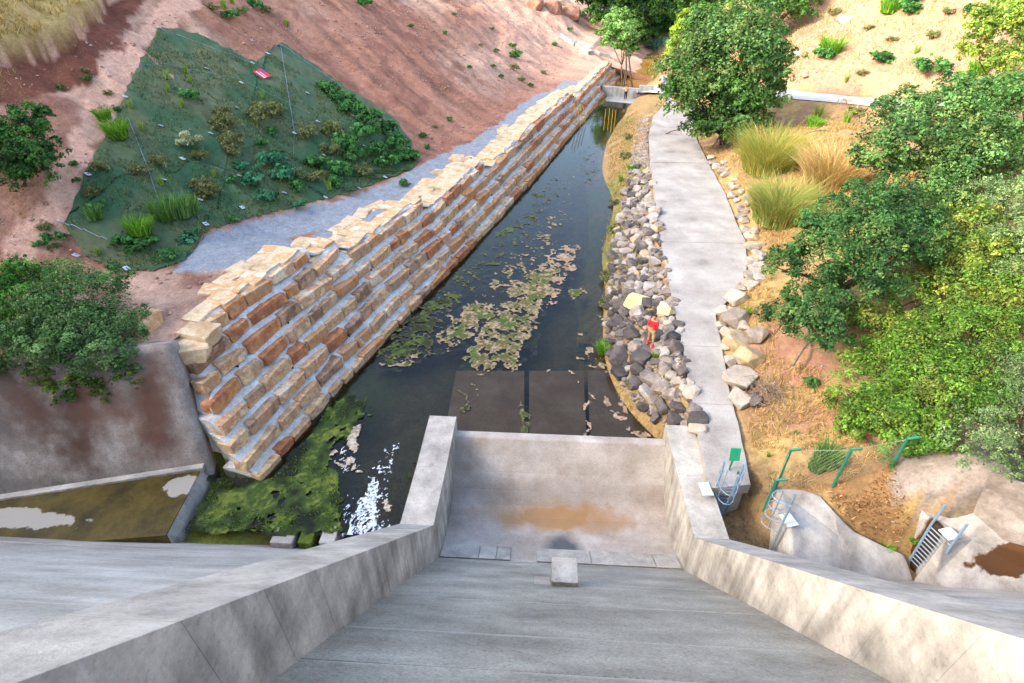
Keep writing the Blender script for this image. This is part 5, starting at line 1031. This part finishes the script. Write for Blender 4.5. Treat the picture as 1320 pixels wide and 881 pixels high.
for a in [(a_[0], a_[1], a_[2]*(.75 if a_[0] > 540 else 1), a_[3]) for a_ in [(528, 208, 15, 'dark'), (545, 178, 9, 'dark'), (552, 192, 7, 'dark'), (70, 312, 12, 'dark'), (585, 20, 5, 'dark'), (530, 36, 5, 'dark'), (575, 45, 5, 'dark'), (635, 40, 5, 'dark'), (665, 76, 13, 'dark'), (662, 90, 9, 'olive'), (660, 62, 7, 'dark'), (640, 68, 6, 'dark'), (636, 88, 6, 'dark'), (646, 100, 6, 'dark'), (672, 105, 7, 'olive'), (684, 112, 6, 'dark'), (700, 95, 6, 'olive'), (605, 88, 5, 'dark'), (580, 155, 6, 'dark'), (470, 8, 9, 'dark'), (275, 15, 9, 'olive'), (290, 12, 9, 'stalk'), (300, 25, 11, 'dark'), (315, 18, 10, 'olive'), (330, 10, 10, 'dark'), (300, 5, 9, 'stalk'), (345, 18, 8, 'olive'), (370, 35, 8, 'stalk'), (115, 105, 7, 'dark'), (110, 95, 6, 'olive'), (140, 125, 7, 'olive'), (150, 145, 7, 'dark'), (95, 215, 7, 'dark'), (60, 298, 10, 'olive'), (100, 235, 6, 'dark'), (80, 115, 6, 'dark'), (55, 320, 9, 'dark'), (300, 288, 9, 'dark'), (250, 312, 14, 'blue'), (520, 240, 8, 'dark'), (75, 325, 8, 'olive'), (40, 140, 7, 'olive'), (715, 60, 6, 'dark'), (735, 40, 6, 'dark'), (770, 45, 8, 'dark'), (750, 22, 8, 'dark'), (560, 165, 5, 'olive'), (620, 60, 5, 'olive')]]: herb(*a, f=zL, lab=SOILLAB)
RLAB = ('hill_shrub', 'small green shrub on the dry right hillside', 'shrub', 'small shrubs on the right hillside')
for a in [(1068, 70, 17, 'lime'), (1062, 76, 14, 'dark'), (1132, 82, 15, 'dark'), (1196, 95, 20, 'dark'), (1150, 55, 8, 'olive'), (1162, 10, 22, 'dark'), (1145, 18, 14, 'lime'), (1200, 50, 10, 'olive'), (1120, 40, 8, 'olive'), (1170, 20, 14, 'dark'), (1260, 95, 14, 'lime'), (1052, 155, 14, 'stalk'), (1048, 165, 12, 'lime'), (1090, 160, 14, 'stalk'), (1100, 150, 12, 'olive'), (1045, 500, 11, 'dark'), (960, 408, 8, 'lime'), (1060, 600, 22, 'feather'), (1050, 607, 14, 'feather'), (1136, 712, 9, 'lime'), (1175, 700, 8, 'lime'), (1085, 555, 10, 'olive'), (1025, 560, 7, 'stalk'), (990, 590, 7, 'stalk'), (1220, 20, 10, 'olive'), (1075, 20, 10, 'olive'), (1250, 20, 12, 'dark'), (1110, 100, 8, 'olive'), (1180, 70, 8, 'stalk'), (1090, 108, 7, 'stalk'), (1240, 110, 12, 'lime')]: herb(*a, f=zR, lab=RLAB)
BKLAB = ('bank_weed', 'green weed tuft on the dry bank between the river and the rocks', 'weed', 'weeds on the river bank')
for a in [(805, 205, 8, 'olive'), (800, 235, 8, 'stalk'), (815, 220, 7, 'lime'), (792, 265, 8, 'olive'), (808, 180, 7, 'olive'), (790, 300, 9, 'olive'), (786, 330, 9, 'stalk'), (783, 360, 10, 'olive'), (780, 395, 9, 'olive'), (778, 455, 12, 'lime'), (845, 460, 6, 'lime'), (885, 470, 6, 'lime'), (862, 490, 5, 'lime'), (812, 500, 9, 'olive')]: herb(*a, f=zR, lab=BKLAB)
ORD = ['leftmost', 'second', 'third', 'fourth', 'fifth', 'sixth', 'seventh', 'eighth', 'ninth', 'tenth', 'eleventh', 'twelfth', 'thirteenth', 'fourteenth', 'fifteenth', 'sixteenth', 'seventeenth', 'eighteenth', 'nineteenth', 'twentieth', 'twenty-first', 'twenty-second', 'twenty-third', 'twenty-fourth', 'twenty-fifth']
for (desc, zone), lst in HERBS.items():
    lst.sort(key=lambda e: e[0])
    for i, (_, o) in enumerate(lst): o['label'] = ('single ' + desc + ' on the ' + zone) if len(lst) == 1 else ((ORD[i] + ' ' if i == 0 else ORD[i] + ' from left, ') + desc + ' on the ' + zone)
# big grass tussocks
for px, py, rp, pal, lab, n_ in [(990, 220, 42, ['#a89a4e', '#8f9a48', '#b7a35c', '#7f9440'], 'yellow-green grass tussock nearest the large oak', 2600), (1068, 240, 40, ['#c2a66e', '#b3955c', '#cdb684', '#a88a55'], 'dry straw-coloured grass tussock, palest of the three', 2800), (1003, 285, 42, ['#8a9a4a', '#a3a058', '#6f8a3c', '#b3a468'], 'green and straw grass tussock beside the boulder edging', 2800)]:
    q = hR(px, py); R_ = rp*depth_at(q)/FPX; me = tuft_mesh('tuft', px, n_=n_, spread=R_*.75, h=R_*1.5, lean=.75, w=.028, pal=pal, seg=3, dome=.35); o = link('grass_tussock', me); o.location = q - Vector((0, 0, .05)); setp(o, lab, 'grass tussock', 'large tussocks by the path')
# ground cover: dry grass as uncountable blades
def cover(name, label, polys, f, dens, h, pal, seed, w=.02, jit=40, xlim=None, ylim=None, lean=.9, area=None):
    r = np.random.default_rng(seed); x0, x1, y0, y1 = area; n_ = int((x1-x0)*(y1-y0)*dens); X = r.uniform(x0, x1, n_); Y = r.uniform(y0, y1, n_); Z = f(X, Y)
    px = project(np.stack([X, Y, Z], -1)); q = px + np.stack([fbm(X*.5+seed, Y*.5, 4)*jit, fbm(X*.5, Y*.5+seed, 4)*jit], -1); k = np.zeros(n_, bool)
    for p in polys: k |= in_poly(q, p)
    k &= fbm(X*.9+seed, Y*.9, 3) > -.10; X, Y, Z = X[k], Y[k], Z[k]; m_ = len(X)
    V, F, c = blades(m_, r, .001, h, lean, w, pal, seg=1); V = V.reshape(m_, 4, 3) + np.stack([X, Y, Z-.02], -1)[:, None, :]
    o = link(name, npmesh(name, V.reshape(-1, 3), F, np.clip(c, .003, .9)), m_grass); setp(o, label, kind='stuff'); return m_
DRY = ['#b3935c', '#c4a56e', '#a3854e', '#bf9a68', '#97844a']
tot = 0
tot += cover('dry_grass', 'dry straw grass over the lower right slope', [[(965, 170), (1120, 150), (1180, 230), (1100, 330), (985, 330)], [(975, 470), (1080, 470), (1150, 560), (1090, 640), (1000, 620), (960, 560)], [(940, 330), (1000, 330), (1010, 480), (960, 500)]], zR, 150, .30, DRY+['#8a7a4a', '#9c8a5a'], 61, .02, area=(7.5, 24, 13, 55))
tot += cover('dry_grass', 'sparse straw grass on the hillside above the white road', [[(1000, 112), (1330, 120), (1330, -50), (1000, -50)], [(900, 190), (1100, 130), (1100, 170), (950, 240)]], zR, 26, .4, DRY+['#a8936a', '#8a8550'], 62, .03, area=(14, 70, 40, 110))
tot += cover('dry_grass', 'tall dry grass on the terrace above the earth scarp at the upper left', [[(-20, -20), (150, -20), (130, 20), (90, 62), (30, 76), (-20, 74)]], zL, 60, .55, DRY+['#8f8a48', '#7a7f3c'], 63, .03, jit=10, area=(-60, -20, 14, 60))
tot += cover('bank_grass', 'straw and olive grass along the right water edge', [[(784, 185), (812, 140), (830, 150), (818, 220), (806, 300), (800, 480), (830, 550), (868, 562), (845, 572), (800, 522), (778, 470), (776, 320)]], zR, 80, .28, DRY+['#7d7d42', '#6a7038'], 64, .018, jit=12, area=(3.2, 12, 16, 78))
tot += cover('leaf_litter', 'brown leaf litter and straw above the aprons', [[(1050, 630), (1150, 585), (1165, 640), (1178, 715), (1110, 690)]], zR, 420, .09, ['#8f6238', '#a87e52', '#75502f', '#b3946a', '#6a5a3c'], 65, .045, jit=10, area=(8.5, 14.5, 11.8, 16), lean=1.4)
tot += cover('dry_grass', 'dry grass in the pit under the caged ladders', [[(915, 650), (1005, 620), (1000, 720), (930, 700)]], zR, 90, .14, ['#7a6a48', '#6a5a3a', '#8a7a52', '#5d5a38'], 66, .02, jit=8, area=(6.3, 9, 11.4, 15))
tot += cover('netting_sprigs', 'short green and olive sprigs sprouting through the netting', [NETP], zN, 60, .2, ['#4a5f34', '#6a6f42', '#5c7a3c', '#7d7a50', '#3a5230'], 68, .03, jit=4, area=(-34, -8, 17, 48))
tot += cover('outlet_sprigs', 'green leafy sprigs standing in the algae beside the outlet', [ALG[0][0]], lambda x, y: np.zeros_like(x)+.03, 150, .13, ['#3a5a1e', '#56762a', '#2a441a', '#74862e'], 69, .035, jit=14, area=(-14, -4.3, 11.9, 19), lean=1.1)
tot += cover('slope_grass', 'thin green and straw weeds along the left earth track', [[(0, 70), (40, 130), (60, 250), (30, 330), (-20, 330), (-20, 70)], [(60, 340), (150, 352), (220, 345), (160, 300), (85, 290)]], zL, 22, .3, ['#7f8a48', '#a3935a', '#6a7d3c', '#b39a68'], 67, .02, area=(-40, -12, 14, 50))
print('blades', tot)
# loose stones on the slopes
def rubble(name, label, polys, f, n_, smin, smax, m, seed, area):
    r = np.random.default_rng(seed); x0, x1, y0, y1 = area; X = r.uniform(x0, x1, n_*14); Y = r.uniform(y0, y1, n_*14); Z = f(X, Y); px = project(np.stack([X, Y, Z], -1)); k = np.zeros(len(X), bool)
    for p in polys: k |= in_poly(px, p)
    k &= (fbm(X*.5, Y*.5+seed, 3) + r.normal(0, .12, len(X))) > .02; X, Y, Z = X[k][:n_], Y[k][:n_], Z[k][:n_]; m_ = len(X); s = smin*(smax/smin)**(r.random(m_)**2.2)
    oc = np.array([(1, 0, 0), (0, 1, 0), (-1, 0, 0), (0, -1, 0), (0, 0, .8), (0, 0, -.6)])*1.0; fc = np.array([(0, 1, 4), (1, 2, 4), (2, 3, 4), (3, 0, 4), (1, 0, 5), (2, 1, 5), (3, 2, 5), (0, 3, 5)])
    a = r.uniform(0, 6.28, m_); V = oc[None]*r.uniform(.5, 1.2, (m_, 6, 1))*s[:, None, None]; V = V + r.normal(0, .12, V.shape)*s[:, None, None]; c, sn = np.cos(a)[:, None], np.sin(a)[:, None]
    V = np.stack([V[..., 0]*c-V[..., 1]*sn, V[..., 0]*sn+V[..., 1]*c, V[..., 2]], -1) + np.stack([X, Y, Z+s*.1], -1)[:, None]; F = (fc[None]+np.arange(m_)[:, None, None]*6).reshape(-1, 3)
    o = link(name, npmesh(name, V.reshape(-1, 3), F), m); setp(o, label, kind='stuff')
m_clod = mat('earth_clods', ['#6d4536', '#96705c', '#b09080', '#a89a8e'], scale=1.2, rough=.95, bump=.3, fine=.3)
rubble('loose_stones', 'loose stones and clods on the red hillside', [[(380, 0), (760, 0), (745, 80), (640, 165), (530, 210), (530, 160), (440, 90)], [(0, 90), (190, 30), (270, 0), (200, 40), (100, 230), (60, 340), (230, 430), (290, 360), (220, 345), (80, 290), (-20, 340)], [(200, 20), (400, 0), (440, 90), (360, 50), (330, 80)]], zL, 6500, .025, .17, m_clod, 71, (-45, 10, 15, 105))
rubble('bank_rubble', 'small rubble and silt wedged between the bank rocks', [ROCK_PX], zR, 4200, .07, .2, MATS['basalt_rock'], 73, (3.5, 12, 16.5, 72))
rubble('loose_stones', 'loose stones on the dry right hillside', [[(1000, 120), (1330, 120), (1330, -40), (1000, -40)], [(900, 190), (1150, 130), (1150, 260), (980, 350)], [(970, 470), (1160, 470), (1160, 720), (960, 640)]], zR, 1600, .03, .16, MATS['pale_rock'], 72, (7, 60, 12, 100))
# rocky outcrop at the head of the far left slope, and the slab walkway beside it
for px, py, rp, lab in [(690, 8, 15, 'leftmost rust-brown crag at the top of the far red slope'), (712, 14, 17, 'middle rust-brown crag at the top of the far red slope'), (735, 20, 15, 'rightmost rust-brown crag above the grey slab')]:
    q = hL(px, py); s_ = rp*2.2*depth_at(q)/FPX; me = chunk_mesh('crag', px, 40, 1.1, .02); me.materials.append(mat('crag_rock_%d' % px, ['#5d3f30', '#8a6450', '#a88670'], scale=.8, rough=.95, bump=.9, bscale=3, fine=.3)); o = link('crag', me); o.location = q; o.scale = (s_, s_*.8, s_*.75); o.rotation_euler = (.2, .1, px); setp(o, lab, 'crag')
for i, (x0, y0, x1, y1) in enumerate([(722, 48, 740, 60), (741, 60, 758, 71), (772, 72, 786, 76)]):
    a, b_ = hL(x0, y0), hL(x1, y1); dv = (b_-a); n_ = Vector((-dv.y, dv.x, 0)).normalized()*.9; mb = MB(); u_ = Vector((0, 0, .5)); lo_ = Vector((0, 0, -.5)); mb.prism([a+lo_, b_+lo_, b_+n_+lo_, a+n_+lo_], [a+u_, b_+u_, b_+n_+u_, a+n_+u_])
    setp(mb.build('concrete_slab', MATS['concrete'], None, bev=.04), ['upper grey concrete slab on the far slope above the wall end', 'lower grey concrete slab on the far slope above the wall end', 'short grey concrete slab at the very end of the stone wall'][i], 'slab')

m_hrock = mat('pink_rock', ['#8a6c5c', '#a58672', '#b89c88', '#9c9188'], scale=.9, rough=.95, bump=.9, bscale=4., fine=.3, rand=.3)
for i, (px, py, rp, lab) in enumerate([(1030, 66, 13, 'pinkish rock face just above the white road, nearest the large oak'), (1095, 22, 16, 'pinkish rock outcrop at the top edge above the white road'), (1040, 95, 9, 'low pinkish rock at the upper kerb of the white road'), (1095, 85, 11, 'pinkish rock between two small shrubs above the white road'), (1125, 50, 10, 'small pinkish rock in the middle of the upper right hillside'), (1180, 45, 10, 'pinkish rock below the topmost shrubs of the right hillside'), (1240, 60, 9, 'pinkish rock beside the yellow-green bush on the right hillside'), (1110, 8, 12, 'grey-pink rock at the top frame edge of the right hillside')]):
    q = hR(px, py); s_ = rp*2*depth_at(q)/FPX; me = chunk_mesh('rock', 900+i, 18, .8, .03); me.materials.append(m_hrock); o = link('hillside_rock', me); o.location = q-Vector((0, 0, s_*.16)); o.scale = (s_*1.2, s_*.9, s_*.7); o.rotation_euler = (rnd.uniform(-.3, .3), rnd.uniform(-.3, .3), rnd.uniform(0, 6)); setp(o, lab, 'rock', 'rocks on the right hillside')

# ------------------------------------------------------------------ people
def skin_mesh(name, J, E_, Rd, sub=2):
    names = list(J); me = bpy.data.meshes.new(name); me.from_pydata([J[k] for k in names], [(names.index(a), names.index(b2)) for a, b2 in E_], []); me.update()
    o = bpy.data.objects.new(name, me); COL.objects.link(o); o.modifiers.new('skin', 'SKIN'); o.modifiers['skin'].use_smooth_shade = True; sd = o.modifiers.new('sub', 'SUBSURF'); sd.levels = sub; sd.render_levels = sub
    sv = me.skin_vertices[0].data
    for i, k in enumerate(names): r_ = Rd[k]; sv[i].radius = (r_, r_) if not isinstance(r_, tuple) else r_; sv[i].use_root = (i == 0)
    bpy.context.view_layer.update(); dg = bpy.context.evaluated_depsgraph_get(); ev = bpy.data.meshes.new_from_object(o.evaluated_get(dg)); bpy.data.objects.remove(o); ev.name = name; return ev
SKIN = plain('skin', '#b98468', .6); HAIR = plain('dark_hair', '#2a2320', .8)
def person(label, loc, rz, arms, legs, top, bottom, shoes, hips=.95, sleeves='long', legs_len='long', lean=.0, hat=None):
    """arms / legs: per side joint offsets; +y is the way the person faces"""
    root = empty('person', tuple(loc), rz, label, 'person'); h = hips
    J = {'pelvis': (0, 0, h), 'spine': (0, .02+lean*.4, h+.25), 'chest': (0, .02+lean*.8, h+.43), 'neck': (0, .02+lean, h+.55), 'head0': (0, .04+lean*1.1, h+.62), 'head1': (0, .05+lean*1.15, h+.72), 'head2': (0, .04+lean*1.15, h+.79), 'nose': (0, .155+lean*1.15, h+.685)}
    Rd = {'pelvis': (.155, .115), 'spine': (.135, .10), 'chest': (.165, .115), 'neck': .055, 'head0': .072, 'head1': (.082, .098), 'head2': .055, 'nose': .014}; E_ = [('pelvis', 'spine'), ('spine', 'chest'), ('chest', 'neck'), ('neck', 'head0'), ('head0', 'head1'), ('head1', 'head2'), ('head1', 'nose')]
    for sname, sx in (('l', -1), ('r', 1)):
        el, wr = arms[sname]; sh = Vector((sx*.18, .02+lean*.9, h+.46)); el = sh+Vector(el); wr = el+Vector(wr); dv = (wr-el).normalized(); hd = wr+dv*.09
        for k, p, r_ in (('sh', sh, .062), ('el', el, .045), ('wr', wr, .03), ('hd', hd, (.04, .02))): J[sname+k] = tuple(p); Rd[sname+k] = r_
        E_ += [('chest', sname+'sh'), (sname+'sh', sname+'el'), (sname+'el', sname+'wr'), (sname+'wr', sname+'hd')]
        side = dv.cross(Vector((0, 0, 1)) if abs(dv.z) < .9 else Vector((0, 1, 0))).normalized(); pal_ = dv.cross(side)
        for fi, (o_, ln) in enumerate([(-.028, .062), (-.009, .075), (.010, .07), (.027, .055)]):
            a = hd+dv*.012+side*o_; b2 = a+dv*ln*.55+pal_*.008; c = b2+dv*ln*.4+pal_*.022
            J[sname+'f%d' % fi] = tuple(b2); J[sname+'g%d' % fi] = tuple(c); Rd[sname+'f%d' % fi] = .009; Rd[sname+'g%d' % fi] = .007; E_ += [(sname+'hd', sname+'f%d' % fi), (sname+'f%d' % fi, sname+'g%d' % fi)]
        th = wr+dv*.05-side*.05; J[sname+'t0'] = tuple(th); J[sname+'t1'] = tuple(th+dv*.045-side*.01); Rd[sname+'t0'] = .011; Rd[sname+'t1'] = .008; E_ += [(sname+'wr', sname+'t0'), (sname+'t0', sname+'t1')]
        kn, an = legs[sname]; hp = Vector((sx*.095, 0, h-.06)); kn = hp+Vector(kn); an = kn+Vector(an)
        for k, p, r_ in (('hp', hp, .092), ('kn', kn, .06), ('an', an, .042), ('to', an+Vector((sx*.02, .15, -.045)), (.042, .03))): J[sname+k] = tuple(p); Rd[sname+k] = r_
        E_ += [('pelvis', sname+'hp'), (sname+'hp', sname+'kn'), (sname+'kn', sname+'an'), (sname+'an', sname+'to')]
    link('body', skin_mesh('body', J, E_, Rd), SKIN, root)
    def wear(name, keys, grow_, m, edges=None, extra=None):
        Jk = {k: J[k] for k in keys}; Rk = {k: (tuple(x*grow_+.012 for x in Rd[k]) if isinstance(Rd[k], tuple) else Rd[k]*grow_+.012) for k in keys}
        if extra: Jk.update(extra[0]); Rk.update(extra[1])
        Ek = [e for e in E_+(extra[2] if extra else []) if e[0] in Jk and e[1] in Jk]; link(name, skin_mesh(name, Jk, Ek, Rk), m, root)
    mid = lambda a, b2, f: tuple(Vector(J[a]).lerp(Vector(J[b2]), f))
    if top:
        keys = ['spine', 'chest', 'neck', 'pelvis'] + [s_+k for s_ in 'lr' for k in (['sh', 'el', 'wr'] if sleeves == 'long' else ['sh', 'el'])]; keys.remove('neck'); wear('jacket' if sleeves == 'long' else 'shirt', ['pelvis']+[k for k in keys if k != 'pelvis'], 1.08, top)
    if legs_len == 'long': wear('trousers', ['pelvis', 'lhp', 'lkn', 'lan', 'rhp', 'rkn', 'ran'], 1.06, bottom)
    else:
        wear('shorts', ['pelvis', 'lhp', 'lkn', 'rhp', 'rkn'], 1.07, bottom)
    for s_ in 'lr':
        if shoes[1]: # boots
            wear('boot', [s_+'an', s_+'to'], 1.2, shoes[0], None, ({s_+'q': mid(s_+'an', s_+'kn', .55)}, {s_+'q': .07}, [(s_+'an', s_+'q')]))
        else: wear('shoe', [s_+'an', s_+'to'], 1.15, shoes[0])
    hd = Vector(J['head1']); me = bpy.data.meshes.new('hair'); bm = bmesh.new(); bmesh.ops.create_icosphere(bm, subdivisions=3, radius=1)
    for v in bm.verts: v.co = Vector((v.co.x*.10, v.co.y*.115, v.co.z*.115))
    bmesh.ops.delete(bm, geom=[v for v in bm.verts if v.co.z < -.02 and v.co.y > -.03 or v.co.z < -.075 or (v.co.y > .07 and v.co.z < .045)], context='VERTS'); bm.to_mesh(me); bm.free(); o = link('hair', me, hat or HAIR, root); o.location = hd+Vector((0, -.012, .02))
    for sx in (-1, 1):
        mb = MB(); mb.box(hd+Vector((sx*.032, .102, .0)), (.022, .012, .01)); mb.build('eye', HAIR, root)
        mb = MB(); mb.box(hd+Vector((sx*.088, 0, -.02)), (.018, .035, .055)); mb.build('ear', SKIN, root, bev=.006)
    mb = MB(); mb.box(hd+Vector((0, .094, -.075)), (.045, .012, .01)); mb.build('mouth', plain('lips', '#8a4a42', .6), root)
    return root
red = plain('red_cloth', '#c01822', .8); khaki = plain('khaki_cloth', '#9a845c', .9); boots = plain('red_rubber', '#c4202a', .45); blk = plain('black_cloth', '#16171a', .9); blue = plain('blue_cloth', '#2b4a9a', .85); jean = plain('denim', '#3a4a6a', .9); peach = plain('peach_cloth', '#d2a184', .85)
q = hR(837, 452)
stand = {'l': ((-.02, .02, -.42), (0, -.03, -.40)), 'r': ((.02, .02, -.42), (0, -.03, -.40))}; stride = {'l': ((-.06, .16, -.40), (-.02, -.04, -.42)), 'r': ((.05, -.02, -.42), (.02, -.06, -.40))}
mb = MB(); foot = Vector((q.x, q.y, q.z+.32))
o = place(RM['d'][1], 'rock', q.x, q.y, q.z+.05, .4, (1.3, 1.1, .5), rev); 
person('person in a red jacket, khaki shorts and red boots standing on the bank rocks', (q.x, q.y, q.z+.24), 2.5, {'l': ((-.05, .06, -.27), (.16, .20, .05)), 'r': ((.05, .06, -.27), (-.14, .22, .06))}, stride, red, khaki, (boots, True), legs_len='short')
q = uz(806, 128.5, .05); person('person in a peach top and black trousers standing below the far weir', tuple(q), .4, {'l': ((-.18, .08, -.2), (-.12, .16, .1)), 'r': ((.2, .06, -.18), (.12, .14, -.16))}, stand, peach, blk, (blk, False), sleeves='short')
q = hR(857, 114); q = q or uz(857, 114, 1.6); person('person in blue sitting on the rocks at the right end of the weir', (q.x, q.y, q.z-.1), 1.9, {'l': ((-.05, .12, -.25), (.08, .2, .0)), 'r': ((.05, .12, -.25), (-.08, .2, .0))}, {'l': ((-.05, .40, .02), (0, .05, -.40)), 'r': ((.06, .40, .0), (0, .06, -.40))}, blue, jean, (blk, False), hips=.52, lean=.06)
q = uz(863, 83, .35); person('person in blue and red standing on the far bank of the brown pool', tuple(q), 2.8, {'l': ((-.06, .0, -.28), (.0, .1, -.22)), 'r': ((.06, .0, -.28), (-.1, .16, .1))}, stand, blue, blue, (blk, False), hat=red)
rb2 = MB(); rb2.box((q.x, q.y, .1), (1.6, 1.4, .5)); setp(mound('sand_bank', None, None, [(866, 76, .35), (880, 74, .5), (885, 100, .5), (862, 112, .45), (858, 96, .4), (862, 84, .35)], -.6, m_ground) , kind='structure')
